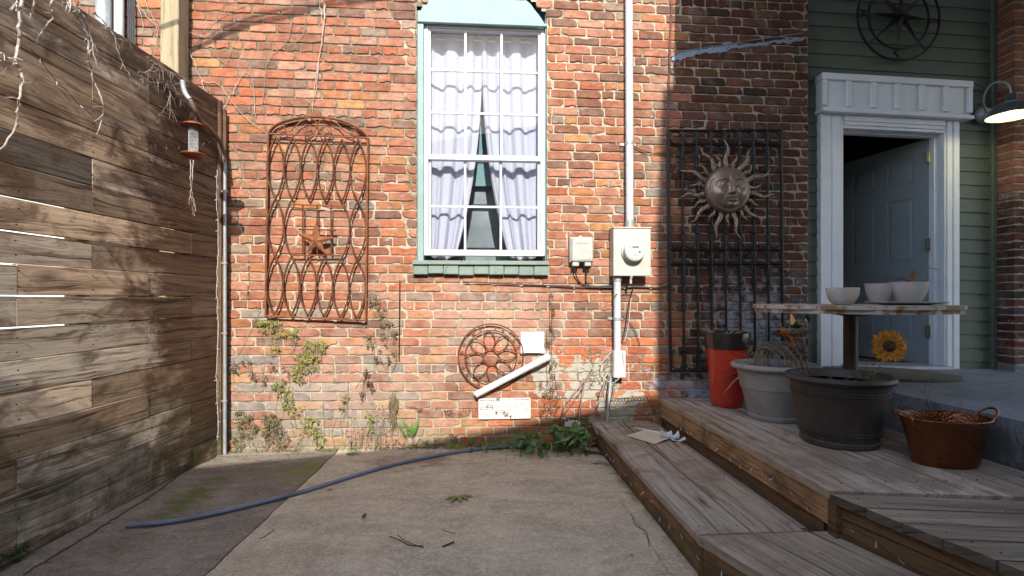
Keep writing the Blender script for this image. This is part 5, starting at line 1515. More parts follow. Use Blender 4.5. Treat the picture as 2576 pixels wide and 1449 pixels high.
spikes('low brown seed heads scattered across the middle of the brown planter',[(bp[0]+x_,bp[1]+y_,zs) for x_,y_ in ((-.02,-.1),(.03,-.05),(-.08,-.12),(.08,-.1),(-.04,.02),(.1,.0))],4,H=(.03,.075),nl=9)
spikes('curled orange brown leaves next to the sunflower stem',[(bp[0]+.15,bp[1]+.02,zs),(bp[0]+.17,bp[1]-.02,zs)],6,H=(.12,.19),nl=10)
spikes('dry weeds growing from the gap behind the copper tub',[(2.40,-1.47,ZD),(2.47,-1.50,ZD),(2.44,-1.42,ZD),(2.35,-1.45,ZD)],8,H=(.26,.40),nl=22)
# sunflowers
PET=veg('sunflower_petal',((.80,.38,.02),(.62,.22,.01)),.55); SGREEN=veg('leaf_green',((.06,.14,.025),(.035,.085,.02)),.5)
SEED=simple('flower_centre',(.03,.017,.01),(.075,.035,.014),90,.9,0,.004,160)
def sunflower(label,c,face,R,foot,seed,leafs=True):
    rr=random.Random(seed); root=thing('sunflower_stake',label,'artificial sunflower',tuple(foot)); f=Vector(face).normalized(); up=Vector((0,0,1)); sx=f.cross(up).normalized(); sy=sx.cross(f)
    b=MB(); c=Vector(c)
    for ring,(n,L,off) in enumerate(((26,1.0,0),(22,.86,.006),(18,.62,.011))):
        for k in range(n):
            a=2*PI*(k+.5*ring)/n+rr.uniform(-.06,.06); d=sx*math.cos(a)+sy*math.sin(a); v=rr.uniform(.8,1.1) if ring<2 else rr.uniform(.5,.7); b.col=(v,v*.95,v,1)
            leaf(b,c+d*R*.30+f*off,d+f*.12,f,R*L*rr.uniform(.66,.76),R*.25,-.05+rr.uniform(-.1,.25),5,.25)
    b.build('petals',PET,root)
    b=MB(); P=[]
    nr,na=8,24; b.v.append(tuple(c+f*.022))
    for i in range(1,nr+1):
        for k in range(na):
            a=2*PI*k/na; r=R*.46*i/nr; h=.022*math.cos(i/nr*PI/2)+.004; b.v.append(tuple(c+(sx*math.cos(a)+sy*math.sin(a))*r+f*h))
    for k in range(na): b.face((0,1+k,1+(k+1)%na))
    for i in range(nr-1):
        for k in range(na): k2=(k+1)%na; b.face((1+i*na+k,1+(i+1)*na+k,1+(i+1)*na+k2,1+i*na+k2))
    b.build('centre',SEED,root,smooth=True)
    b=MB(); foot=Vector(foot); b.tube(cat_rom([c-f*.004,c-f*.02-Vector((0,0,.03)),c.lerp(foot,.5)+Vector((.012,0,0)),foot],5),.0028,6); b.build('stem',simple('stem_yellow',(.25,.18,.05),(.12,.11,.04),20,.6,0,0),root)
    if leafs:
        b=MB()
        for (t,dx) in ((.62,1),(.8,-1)):
            p=c.lerp(foot,t); b.col=(1,1,1,1); leaf(b,p,(dx,-.2,.35),(0,0,1),.075,.045,.35,6,.2)
        b.build('leaf',SGREEN,root)
sfc=D(2235,871,2.86); sunflower('yellow sunflower ornament facing forward above the brown planter',sfc,(-.30,-1,.10),.094,(bp[0]+.155,bp[1]-.02,zs),2)
q=D(1984,846,2.85); sunflower('tilted orange yellow sunflower ornament seen edge on beside the rooster',q,(-.81,.27,-.56),.066,(bp[0]-.13,bp[1]+.05,zs),5,False)
# rooster on a branch
rc=D(2003,812,3.02)
roost=thing('rooster_ornament','small painted rooster ornament perched on a brown branch over the planters','rooster ornament',(bp[0]-.10,bp[1]+.14,zs))
b=MB(); S=.0068
def rv(x,y,z): return rc+Vector((x*S,y*S,z*S))
body=[(7.2,0,1.5),(5.2,0,-.4),(3,0,-1.6),(.6,0,-1.9),(-1.6,0,-.8),(-3.0,0,1.6),(-3.7,0,4.0),(-4.1,0,5.9),(-4.9,0,6.9)]
rad=[.5,1.8,2.7,3.1,2.9,2.2,1.45,1.2,.45]
bd_=cat_rom([rv(*p) for p in body],4); rr_=[]
for i in range(len(bd_)):
    t=i/4; k=min(int(t),len(rad)-2); rr_.append((rad[k]+(rad[k+1]-rad[k])*(t-k))*S)
b.tube(bd_,rr_,14)
m=NM('rooster_paint'); p=m.pos(); z_=m.xyz(p)[2]; x_=m.xyz(p)[0]
nk=m.math('GREATER_THAN',m.math('SUBTRACT',z_,m.math('MULTIPLY',m.math('SUBTRACT',x_,rc.x),1.6)),rc.z+.032)
m.col(m.mix(nk,(.022,.024,.022),(.62,.42,.10))); m.rough(.4)
b.build('body',m.m,roost,smooth=True)
REDP=simple('red_paint',(.50,.03,.02),(.4,.02,.02),20,.4,0,0); DKF=simple('dark_feather',(.02,.035,.04),(.05,.07,.08),30,.4,0,0)
b=MB()
cmb=[(-5.0,0,7.0),(-4.9,0,8.3),(-4.4,0,7.7),(-4.0,0,8.8),(-3.5,0,7.9),(-2.9,0,8.7),(-2.9,0,7.2),(-3.6,0,6.6)]
b.prism([rv(x,-.25,z) for x,_,z in cmb],(0,.5*S,0)); b.tube([rv(-4.6,0,5.6),rv(-4.8,0,4.8),rv(-4.6,0,4.2)],[.4*S,.6*S,.3*S],6); b.build('comb',REDP,roost)
b=MB(); b.tube([rv(-4.8,0,6.6),rv(-6.1,0,6.2)],[.45*S,.1*S],6); b.build('beak',simple('beak',(.6,.4,.1),(.5,.3,.1),10,.4,0,0),roost)
b=MB()
for k in range(7):
    h=5.5-k*.75; L=1+.1*k
    P=cat_rom([rv(5.5,0,.5),rv(6.6,(k-3)*.2,3+h*.35),rv(8.6,(k-3)*.25,4.2+h*.5),rv(10.8,(k-3)*.3,3.6+h*.35-k*.2),rv(11.9,(k-3)*.3,1.2+h*.2-k*.35)],4)
    b.tube(P,[.75*S*math.sin(PI*(.12+.85*i/(len(P)-1)))+.0008 for i in range(len(P))],6)
b.build('tail_feathers',DKF,roost,smooth=True)
b=MB(); leaf(b,rv(-.5,-2.6,.8),(1,-.1,-.25),(0,-1,0),7.5*S,3.6*S,.1,5,.1); b.build('wing',simple('wing',(.30,.24,.12),(.12,.1,.06),40,.5,0,0),roost)
b=MB()
for dx in (-.6,1.2): b.tube([rv(dx,0,-4.3),rv(dx+.2,0,-7.2)],.45*S,5); b.tube([rv(dx-1,0,-7.4),rv(dx+1,0,-7.2)],.35*S,5)
b.build('legs',simple('leg_grey',(.2,.18,.14),(.15,.13,.1),10,.5,0,0),roost)
b=MB(); b.tube([rv(-12,0,-10),rv(-6,0,-9.0),rv(2,0,-9.0),rv(9,0,-7.8),rv(13,0,-6.6)],[1.2*S,1.7*S,1.8*S,1.9*S,1.3*S],8); b.build('branch',simple('brown_bark',(.10,.06,.035),(.06,.04,.025),40,.8,0,.003),roost,smooth=True)
b=MB(); b.tube([rv(-2,0,-9),(bp[0]-.11,bp[1]+.13,zs)],.0022,6); b.tube([rv(4,0,-9),(bp[0]-.08,bp[1]+.13,zs)],.0022,6); b.build('stake',IRON,roost)

# dead plant in the cluster planter
rr=random.Random(3); root=thing('dead_plant','dry curled orange brown leaves in the clustered planter on the table','dead plant',(cp.x+.02,cp.y-.03,cp.z+.11))
b=MB(); c=(cp.x+.03,cp.y-.03,cp.z+.115)
leaf(b,c,(-.55,0,1.0),(1,0,0),.12,.02,.8,6,.5); leaf(b,c,(-.05,-.1,1),(0,-1,0),.10,.034,-.2,5,.5); leaf(b,c,(.7,0,.25),(0,0,1),.05,.03,.3,4,.4); leaf(b,c,(-.8,-.2,.3),(0,0,1),.06,.032,.3,4,.4); leaf(b,(c[0]-.02,c[1],c[2]),(-.2,-.4,.4),(0,0,1),.06,.03,.3,4,.4)
b.build('leaves',RUSTL,root)
b=MB(); b.tube(cat_rom([c,(c[0]+.05,c[1],c[2]+.03),(c[0]+.09,c[1],c[2]+.09),(c[0]+.13,c[1],c[2]+.105),(c[0]+.18,c[1],c[2]+.095)],5),.0022,5); b.build('stem',STRAW,root)

# doormat on the landing
mx_,my_=W(2300,940,0).x,-.30
mcx,mcy=3.10,-.33
m=simple('coir_mat',(.17,.145,.11),(.11,.09,.065),30,.95,0,.006,200)
b=MB(); P=[]
n=48
for i in range(n):
    a=2*PI*i/n; ca,sa=math.cos(a),math.sin(a); P.append((mcx+.49*abs(ca)**.8*(1 if ca>0 else -1),mcy+.34*abs(sa)**.8*(1 if sa>0 else -1)))
b.prism([(x,y,zl(x)+.024) for x,y in P],(0,0,-.010)); base=len(b.v)
tag(b.build('doormat',m),'brown oval doormat lying on the landing before the open door','doormat')
b=MB(); b.prism([(mcx+(x-mcx)*1.012,mcy+(y-mcy)*1.012,zl(x)+.0135) for x,y in P],(0,0,-.013)); b.build('backing',BLACK,bpy.data.objects['doormat'])
# ---------------------------------------------------------------- vines, weeds, litter
YG=veg('yellow_green_leaf',((.34,.33,.07),(.20,.24,.05)),.6); OLV=veg('olive_leaf',((.13,.13,.06),(.20,.15,.07)),.7)
BARK=simple('grey_vine_bark',(.30,.24,.19),(.17,.13,.10),40,.85,0,.002,90)
PALEB=simple('pale_vine_bark',(.46,.40,.34),(.28,.22,.18),30,.85,0,.002,90)
C9=crop(600,850,2.898)
def wpt(px,py,y=-.012): return W(px,py,y)
def wallvine(label,clumps,stems,seed,mat,name='wall_vine',smat=None,ll=(.012,.030),lw=.30,cat='climbing plant',droop=.6,conv=C9,sr=.0016):
    rr=random.Random(seed); 
    first=conv(*(stems[0][0] if stems else clumps[0][:2])); root=thing(name,label,cat,tuple(wpt(*first)))
    if stems:
        b=MB()
        for s_ in stems:
            P=cat_rom([wpt(*conv(*p),-.010-rr.uniform(0,.006)) for p in s_],4); P=[p+Vector((rr.uniform(-.003,.003),0,rr.uniform(-.003,.003))) for p in P]
            b.tube(P,[sr*(1.15-.7*i/len(P)) for i in range(len(P))],5)
        if conv is C9:
            for (cx_,cy_,rx,ry,n) in clumps:
                for k in range(max(2,n//16)):
                    q0=(cx_+rr.uniform(-rx,rx),cy_-ry*rr.uniform(.2,1.2)); q1=(q0[0]+rr.uniform(-50,50),q0[1]+rr.uniform(60,200))
                    P=cat_rom([wpt(*conv(*q0),-.012),wpt(*conv((q0[0]+q1[0])/2+rr.uniform(-22,22),(q0[1]+q1[1])/2),-.035),wpt(*conv(*q1),-.012)],5); b.tube(P,[.0017*(1.1-.6*i/len(P)) for i in range(len(P))],4)
        b.build('stem',smat or BARK,root)
    if clumps:
        b=MB()
        for (cx_,cy_,rx,ry,n) in clumps:
            for i in range(n):
                if i%7==0: sa,sq=rr.uniform(0,2*PI),rr.random()**.6*1.15; so_=-.008-rr.uniform(0,.045)
                a=rr.uniform(0,2*PI); q=rr.random()*.28
                p=wpt(*conv(cx_+rx*sq*math.cos(sa)+rx*q*math.cos(a),cy_+ry*sq*math.sin(sa)+ry*q*math.sin(a)),so_)
                d=Vector((rr.uniform(-1,1),rr.uniform(-.9,.1),rr.uniform(-1.1,.5)-droop*.4)); v=rr.uniform(.55,1.25); b.col=(v,v*rr.uniform(.85,1.05),v*.9,1)
                leaf(b,p,d,(0,-1,.2),rr.uniform(*ll),rr.uniform(*ll)*lw,rr.uniform(0,droop),3,.25)
        b.build('leaves',mat,root)
    return root
wallvine('yellow green fern like creeper directly under the left foot of the rusty trellis',[(550,300,105,55,150),(600,380,40,50,30),(740,370,80,50,90),(610,500,50,40,30)],[[(560,220),(600,330),(620,450),(640,560)],[(620,300),(700,340),(790,400)],[(470,170),(400,320),(290,530),(230,580)]],1,YG)
wallvine('largest yellow green creeper clump, right and below the trellis foot',[(930,490,90,65,190),(830,570,70,75,120),(820,700,75,75,150),(940,600,50,60,60)],[[(960,420),(900,560),(840,700),(850,790)],[(900,640),(700,650),(520,600),(430,650)]],2,YG)
wallvine('light green creeper tuft midway down the lower left wall',[(640,830,60,60,110),(690,930,55,60,90),(760,1020,60,40,40)],[[(640,780),(690,900),(720,1050),(740,1180),(770,1340)],[(620,860),(600,1000),(560,1100)]],3,YG)
wallvine('small green creeper tuft above the patio joint',[(880,1110,70,45,80),(915,1210,70,45,90),(960,1270,45,50,40)],[[(830,960),(870,1080),(930,1200),(960,1330)],[(740,1150),(860,1210)]],4,YG)
wallvine('tiny bright green sprig high in the bare stems of the lower wall',[(1190,910,28,35,28),(1165,985,18,25,12)],[[(1195,880),(1170,1000),(1150,1150),(1190,1350)],[(1215,760),(1210,900),(1215,1100),(1180,1340)],[(1000,960),(1010,1150),(1000,1340)],[(1100,1340),(1080,1200),(1120,1100),(1160,1180)],[(1230,1340),(1260,1200),(1250,1100)]],5,YG)
wallvine('bright green sprig left of the hanging dead bunch',[(1390,1090,38,45,45),(1410,1200,25,55,25)],[[(1395,1050),(1400,1150),(1410,1250),(1400,1340)]],6,YG)
wallvine('tangle of brown dead creeper at the foot of the wall nearest the fence',[(330,1090,75,60,120),(400,1180,60,60,60),(290,1250,40,60,50)],[[(300,1060),(340,1150),(290,1280)],[(380,1050),(420,1160),(390,1270)],[(250,1100),(330,1080),(430,1060)]],7,OLV)
wallvine('thick brown dead creeper bunch at the wall foot right of the fence tangle',[(560,1110,80,55,150),(580,1200,75,75,160),(640,1260,60,60,60)],[[(520,1060),(560,1180),(540,1330)],[(600,1050),(590,1180),(580,1300)],[(640,1080),(650,1200),(690,1300)]],8,OLV)
wallvine('row of withered brown leaves clinging above the grey bricks',[(230,620,50,60,45),(350,590,35,40,20),(400,700,35,40,25),(550,640,60,40,30),(500,760,30,40,20),(690,700,50,60,25)],[[(190,600),(260,640),(330,590),(430,620),(560,640)],[(480,640),(500,760),(520,820)]],9,BRN,'wall_vine',None,(.012,.024))
wallvine('thin dark creeper climbing to the right of the trellis foot',[(1450,90,60,60,50),(1500,190,50,50,45),(1540,280,45,45,40),(1570,400,70,60,60),(1420,440,50,60,40),(1590,560,40,50,40),(1480,560,40,40,25)],[[(1400,-20),(1440,120),(1510,260),(1560,420),(1590,560),(1540,660)],[(1430,270),(1450,450),(1490,600),(1540,660)],[(1570,280),(1600,420),(1620,600),(1600,670)],[(1300,330),(1380,370),(1450,430)]],10,OLV)
wallvine('drooping cluster of brown dead leaves beneath the thin dark creeper',[(1360,720,30,55,40),(1380,820,40,50,50),(1345,880,20,40,20)],[[(1370,660),(1360,760),(1345,900)],[(1280,830),(1370,690)]],11,BRN)
root=thing('dead_plant','hanging bundle of long dry grass like leaves near the middle of the wall foot','dead plant',tuple(wpt(*C9(1610,880)))); rr=random.Random(12); b=MB()
for i in range(46):
    x0,y0=1600+rr.uniform(-22,30),880+rr.uniform(-20,120); L=rr.uniform(120,240)
    P=cat_rom([wpt(*C9(x0+rr.uniform(-25,25)*t+ (x0-1605)*t*.6,y0+L*t),-.012-.03*math.sin(PI*t)*rr.random()) for t in (0,.35,.7,1)],3)
    b.tube(P,[.0008+.0028*math.sin(PI*k/(len(P)-1)) for k in range(len(P))],4,flat=.4)
b.build('leaves',veg('dry_olive_leaf',((.24,.20,.10),(.15,.11,.06)),.8),root)
# green blade plant beside it
root=thing('weed','green strap leaved weed in the wall foot right of the hanging dry bundle','weed',tuple(wpt(*C9(1700,1300)))); b=MB(); rr=random.Random(3)
for i in range(11):
    p=W(1032+rr.uniform(-8,12),1098+rr.uniform(-8,8),-.02); leaf(b,p,(rr.uniform(-.7,.7),-.35,rr.uniform(.5,1.2)),(0,-1,0),rr.uniform(.07,.15),.016,rr.uniform(.1,.7),5,.3)
b.build('leaves',veg('fresh_green_leaf',((.16,.27,.05),(.09,.18,.04)),.5),root)
C6=crop(400,0,3.22)
def stemset(label,ss,r,seed,mat=PALEB,conv=C6,name='dead_vine',tw=0):
    rr=random.Random(seed); root=thing(name,label,'dead vine',tuple(wpt(*conv(*ss[0][0])))); b=MB()
    for s_ in ss:
        P=cat_rom([wpt(*conv(*p),-.012-rr.uniform(0,.006)) for p in s_],5); P=[p+Vector((rr.uniform(-.004,.004),rr.uniform(-.003,0),rr.uniform(-.004,.004))) for p in P]
        b.tube(P,[r*(1.2-.8*i/len(P)) for i in range(len(P))],5)
        for k in range(tw):
            q=P[rr.randrange(2,len(P))]; d=Vector((rr.uniform(-1,1),0,rr.uniform(-1,.6))); b.tube([q,q+d*.03+Vector((.004,0,.004)),q+d*.06],[r*.5,r*.35,r*.2],4)
    b.build('stem',mat,root); return root
stemset('pale dead vine stem running straight down the bricks above the trellis',[[(1765,-40),(1775,150),(1750,380),(1715,580),(1690,750),(1670,900),(1662,1060)],[(1700,-20),(1740,100),(1755,250)],[(1715,600),(1705,760),(1690,900)],[(1780,-20),(1770,200),(1745,400)]],.0042,1,tw=3)
stemset('thin dead vine fanning from the timber post toward the trellis arch',[[(465,440),(540,570),(620,760),(760,790),(900,960),(1040,1120),(1200,1235)],[(620,760),(650,860),(760,960)],[(600,350),(640,340),(560,330),(460,290)]],.0030,2,tw=3)
stemset('dark wiry vine climbing in a curve over the upper left bricks',[[(500,500),(600,340),(740,190),(900,100),(1060,20),(1150,-20)],[(560,450),(740,260),(745,130)],[(1460,180),(1440,330),(1380,430),(1260,540),(1225,640),(1210,820),(1180,1000),(1175,1090)],[(1590,120),(1585,300),(1480,400),(1380,430)],[(760,540),(840,600),(860,560),(950,320)],[(810,25),(920,20),(1040,0)]],.0022,3,mat=BARK,tw=4)
stemset('small arched dead vine on the bricks right of the fence top',[[(910,900),(940,800),(1010,690),(1050,690),(1090,730)],[(820,1050),(880,900),(930,870)],[(1120,1100),(1110,900),(1090,740)]],.0024,4,tw=2)
stemset('fine dead vine trailing down the bricks left of the trellis',[[(-180+1020,1340),(1000,1500),(980,1680),(900,1760)]],.0016,5,mat=BARK)
CB=crop(1150,850,2.634)
def jungle(): pass
wallvine('tall reddish brown dead weed climbing the wall right of the square vent',[(1225,150,22,120,60),(1225,380,25,120,60),(1240,560,30,100,60),(1190,780,50,90,70),(1250,800,60,120,100),(1220,920,90,60,90),(1160,420,40,60,25)],[[(1230,90),(1228,300),(1225,520),(1235,760),(1240,960)],[(1215,120),(1212,400),(1218,700),(1225,960)],[(1190,300),(1185,520),(1190,760),(1140,960)],[(1250,640),(1270,800),(1260,940)]],13,BRN,'dead_plant',simple('red_brown_stem',(.18,.085,.04),(.12,.06,.03),30,.8,0,0),(.010,.022),cat='dead plant',conv=CB)
wallvine('wispy dry tendrils trailing over the slanting white pipe and grille',[(850,700,50,40,30),(800,880,60,60,40),(870,950,40,50,25),(300,930,160,40,60),(520,930,130,50,40)],[[(820,650),(860,760),(820,880),(870,980)],[(750,840),(820,900),(890,1000)],[(100,890),(230,910),(380,920),(470,990),(590,1060)],[(880,860),(1000,880),(1060,980)]],14,BRN,'dead_vine',None,(.010,.018),cat='dead vine',conv=CB,sr=.0012)
# bare arching canes right of the cement patch
root=thing('dead_vine','bare arching vine canes rising from the corner weeds beside the meter pipe','dead vine',tuple(W(1440,1100,-.1))); b=MB(); rr=random.Random(4)
for pts in ([(1310,1000),(1330,880),(1400,790),(1480,700),(1530,640),(1575,640),(1620,690),(1660,800)],[(1600,820),(1640,700),(1590,880),(1540,1020)],[(1440,1010),(1465,850),(1490,690),(1560,560),(1500,480)],[(1320,960),(1360,900),(1500,700)],[(1520,1040),(1600,860),(1660,690),(1700,560)],[(1700,860),(1720,700),(1690,560),(1640,600),(1690,470)]):
    P=cat_rom([W(*CB(*p),-.05-.06*max(0,(p[1]-600)/400)) for p in pts],5); b.tube([p+Vector((rr.uniform(-.003,.003),rr.uniform(-.003,.003),0)) for p in P],[.0042*(1.1-.7*i/len(P)) for i in range(len(P))],5)
b.build('cane',BARK,root)
b=MB()
for i in range(70): 
    p=W(*CB(1500+rr.uniform(-30,190),500+rr.uniform(-40,220)),-.05-rr.uniform(0,.03)); leaf(b,p,(rr.uniform(-1,1),-.3,rr.uniform(-1,.6)),(0,-1,0),rr.uniform(.012,.026),.007,.4,3,.3)
b.build('leaves',OLV,root)
# leafy weeds in the corner
GRW=veg('broad_green_leaf',((.10,.20,.04),(.055,.12,.03)),.5); SILV=veg('silver_green_leaf',((.32,.38,.24),(.20,.27,.14)),.6)
def weedpatch(label,px0,px1,n,seed,H,size,mat,yr=(-.30,-.03),px_bias=None):
    rr=random.Random(seed); root=thing('weed',label,'weed',tuple(W((px0+px1)/2,1120,-.1))); b=MB(); s_=MB()
    for i in range(n):
        y=rr.uniform(*yr); q=W(rr.uniform(px0,px1),750,y); h=rr.uniform(*H); lean=rr.uniform(-.4,.4)
        top=Vector((q.x+lean*h*.5,y-rr.uniform(0,.06),h)); s_.tube([(q.x,y,0),((q.x+top.x)/2,y,h*.6),tuple(top)],.0015,4)
        L=rr.uniform(*size); a=rr.uniform(0,2*PI); v=rr.uniform(.6,1.35); b.col=(v,v,v*.9,1)
        leaf(b,top,(math.cos(a),math.sin(a)*.7-.35,rr.uniform(-.7,.5)),(0,-.5,1),L,L*rr.uniform(.55,.8),rr.uniform(.1,.6),5,.22)
    s_.build('stems',SGREEN,root); b.build('leaves',mat,root); return root
weedpatch('leafy green weeds filling the corner between the wall and the lowest step',1385,1488,62,1,(.02,.20),(.035,.085),GRW)
weedpatch('broad leaved green weeds left of the corner patch',1300,1380,34,2,(.02,.13),(.04,.075),GRW)
weedpatch('low green weeds sprouting under the long white grille',1170,1285,20,5,(.01,.07),(.03,.05),GRW,(-.14,-.02))
root=thing('weed','spray of silvery willow like leaves in front of the corner weeds','weed',tuple(W(1450,1110,-.3))); b=MB(); rr=random.Random(8)
for (px,py,dx,dz,L) in ((1470,1075,-1,-.1,.12),(1462,1085,-1,-.35,.13),(1460,1090,-.8,-.7,.13),(1470,1088,-.3,-1,.12),(1475,1080,.05,-1,.10),(1440,1100,-1,-.2,.1),(1490,1060,.3,-.8,.11)):
    p=W(px,py,-.26); leaf(b,p,(dx,-.3,dz),(0,-1,.3),L,.022,.1,5,.25)
b.build('leaves',SILV,root)
def papers(name,label,cat,c,size,seed,mat,crump=.3,n=10,flat=1.0,rot=0):
    rr=random.Random(seed); b=MB(); c=Vector(c); ca,sa=math.cos(rot),math.sin(rot)
    for i in range(n+1):
        for k in range(n+1):
            u,v=(i/n-.5)*size[0],(k/n-.5)*size[1]; z=abs(noise.noise(Vector((i*.55+seed,k*.55,seed))))*crump*size[0]
            u*=1+.15*noise.noise(Vector((k*.7,seed,1))); b.v.append((c.x+u*ca-v*sa,c.y+u*sa+v*ca,c.z+.002+z*flat))
    for i in range(n):
        for k in range(n): a=i*(n+1)+k; b.face((a,a+n+1,a+n+2,a+1))
    o=b.build(name,mat,None); md=o.modifiers.new('s','SOLIDIFY'); md.thickness=.001; return tag(o,label,cat)
PAPER=simple('white_paper',(.68,.68,.66),(.60,.60,.58),20,.8,0,0); CREAMP=simple('cream_paper',(.62,.54,.40),(.55,.47,.33),8,.8,0,0)
q=GR(1408,1118,.03); papers('paper_scrap','crumpled pale scrap of paper lying at the front of the corner weeds','paper',(q.x,q.y,.035),(.085,.07),3,PAPER,.5)
# pleated wrapper in the weeds
b=MB(); c=W(1440,1075,-.22)
for i in range(17):
    a=PI*(.12+.76*i/16); r=.075*(.8+.3*(i%3)/3); b.v.append((c.x+r*math.cos(a),c.y+(.012 if i%2 else -.012),c.z+r*math.sin(a)*.8))
b.v.append(tuple(c)); 
for i in range(16): b.face((17,i,i+1))
o=b.build('wrapper',PAPER); md=o.modifiers.new('s','SOLIDIFY'); md.thickness=.0015; tag(o,'white pleated paper wrapper fanned out among the corner weeds','wrapper')
b=MB(); b.tube([GR(1470,1138,.01)+Vector((0,0,.01)),GR(1522,1146,.01)+Vector((0,0,.012))],.010,8); tag(b.build('black_pipe_end',BLACK),'short black pipe end lying under the corner of the lowest step','pipe')
def oneleaf(label,p,L,wd,mat,seed,n=1,spread=0,name='fallen_leaf',curl=.2,d=None,z=.006):
    rr=random.Random(seed); b=MB()
    for k in range(n):
        a=(k-(n-1)/2)*spread+(d if d is not None else rr.uniform(0,6)); leaf(b,(p.x,p.y,p.z+z),(math.cos(a),math.sin(a),.22),(0,0,1),L*rr.uniform(.8,1.05),wd,curl,6,.35)
    o=b.build(name,mat,None); md=o.modifiers.new('s','SOLIDIFY'); md.thickness=.0006; return tag(o,label,'leaf')
GLF=veg('green_fallen_leaf',((.34,.38,.10),(.22,.26,.07)),.6)
oneleaf('lobed yellow green leaf lying in the middle of the patio',GR(1152,1252),.10,.026,GLF,1,5,.62,d=-1.35)
oneleaf('curled dark red brown leaf on the patio left of the green leaf',GR(912,1304),.030,.022,DEADD,2,2,.8,curl=-.5)
oneleaf('small orange brown leaf touching the grey tube',GR(829,1236),.030,.018,RUSTL,3,2,.6)
oneleaf('tiny reddish leaf near the angled front of the lowest step',GR(1848,1630*.0+1385) if False else GR(1590,1400),.018,.012,RUSTL,4)
q=GR(1500,1128); oneleaf('broad orange maple leaf stuck against the lowest step corner',q+Vector((-.02,0,.02)),.07,.03,RUSTL,5,5,.5,d=1.4)
oneleaf('dry willow leaves lying on the patio beside the lowest step',GR(1490,1168),.11,.012,SILV,6,4,.3,d=.1)
oneleaf('small fan of green strap leaves on the ground at the slab joint',GR(870,1143),.12,.012,SILV,7,7,.22,d=-.1)
oneleaf('pale dry leaf under the end of the cement landing',Vector((2.47,-2.05,ZD)),.05,.02,STRAW,9,2,.5)
oneleaf('yellowish dry leaf on the deck behind the copper tub',Vector((2.48,-1.62,ZD)),.06,.025,STRAW,10,2,.5)
def twig(label,pts,r,mat=BARK,fork=None):
    b=MB(); b.tube(cat_rom([p+Vector((0,0,r+.005)) for p in pts],4),r,5)
    if fork: b.tube(cat_rom([p+Vector((0,0,r+.005)) for p in fork],4),r*.8,5)
    return tag(b.build('twig',mat),label,'twig')
DKTW=simple('dark_twig',(.09,.06,.04),(.05,.035,.025),30,.8,0,0)
twig('forked dark twig on the front of the patio',[GR(980,1353),GR(1005,1362),GR(1030,1375),GR(1065,1377)],.0022,DKTW,[GR(1000,1347),GR(1020,1365),GR(1066,1382)])
twig('short curved dark twig right of the forked twig',[GR(1113,1380),GR(1125,1375),GR(1142,1368)],.004,DKTW)
twig('thin straight twig above the short curved twig',[GR(1114,1337),GR(1128,1341),GR(1145,1345)],.0016,DKTW)
twig('thin twig on the patio near the slab joint',[GR(652,1358),GR(668,1352),GR(690,1336)],.0018,DKTW)
twig('long thin twig across the patio by the front of the lowest step',[GR(1588,1296),GR(1600,1325),GR(1625,1340),GR(1633,1378)],.002,DKTW)
# grey tube on the ground
P=[GR(px,py)+Vector((0,0,.0165)) for px,py in ((318,1330),(420,1321),(520,1303),(640,1275),(760,1244),(870,1210),(960,1183),(1060,1159),(1160,1141),(1250,1131),(1320,1130),(1345,1128))]
b=MB(); b.tube(cat_rom(P,8),.0125,14); tag(b.build('garden_tube',HOSE,None,smooth=True,ang=60),'long blue grey plastic tube lying in a gentle curve across the ground','tube')
# creeping cord along the fence foot
P=[GR(px,py)+Vector((0,0,.006)) for px,py in ((60,1449),(120,1410),(200,1362),(270,1318),(330,1280),(400,1235),(470,1185),(545,1150))]
rr=random.Random(3); b=MB(); Q=[p+Vector((rr.uniform(-.006,.006),rr.uniform(-.006,.006),0)) for p in cat_rom(P,6)]; b.tube(Q,.003,5)
for i in range(9): q=Q[rr.randrange(3,len(Q)-3)]; b.tube([q,q+Vector((rr.uniform(-.05,.05),rr.uniform(-.05,.05),.004))],[.003,.001],4)
tag(b.build('dead_runner',DKTW),'dark dead vine runner lying along the ground by the fence foot','dead vine')
# litter and moss tufts along the wall foot
rr=random.Random(41); b=MB()
for i in range(520):
    px=rr.uniform(560,1500); y=-rr.random()**2.2*.16-.01; q=W(px,750,y); L=rr.uniform(.006,.022); a=rr.uniform(0,6.28); v=rr.uniform(.4,1.3); b.col=(v,v,v,1)
    leaf(b,(q.x,y,.008),(math.cos(a),math.sin(a),rr.uniform(-.1,.5)),(0,0,1),L,L*.5,.3,2,.2)
for i in range(260):
    q=GR(rr.gauss(1400,70),rr.uniform(1128,1165)); L=rr.uniform(.005,.018); a=rr.uniform(0,6.28); b.col=(rr.uniform(.5,1.5),)*3+(1,)
    leaf(b,(q.x,q.y,.008),(math.cos(a),math.sin(a),.1),(0,0,1),L,L*.5,.2,2,.2)
for i in range(190):
    q=GR(rr.uniform(60,1700),rr.uniform(1160,1449)); L=rr.uniform(.003,.008); a=rr.uniform(0,6.28); v=rr.choice([.25,.4,1.6]); b.col=(v,v,v,1)
    leaf(b,(q.x,q.y,.006),(math.cos(a),math.sin(a),.1),(0,0,1),L,L*.6,.2,2,.2)
tag(b.build('leaf_litter',veg('litter',((.26,.19,.11),(.14,.10,.06)),.85)),kind='stuff')
b=MB()
for i in range(420):
    px=rr.uniform(570,1330); q=W(px,750,-.012-rr.random()**2*.05); k=noise.noise(Vector((px*.02,0,0)))
    if k<-.05: continue
    for j in range(3):
        a=rr.uniform(0,6.28); L=rr.uniform(.006,.018); v=rr.uniform(.6,1.3); b.col=(v,v,v,1); leaf(b,(q.x+rr.uniform(-.01,.01),q.y,.004),(math.cos(a)*.6,math.sin(a)*.6-.2,1),(0,-1,0),L,.004,.5,2,.2)
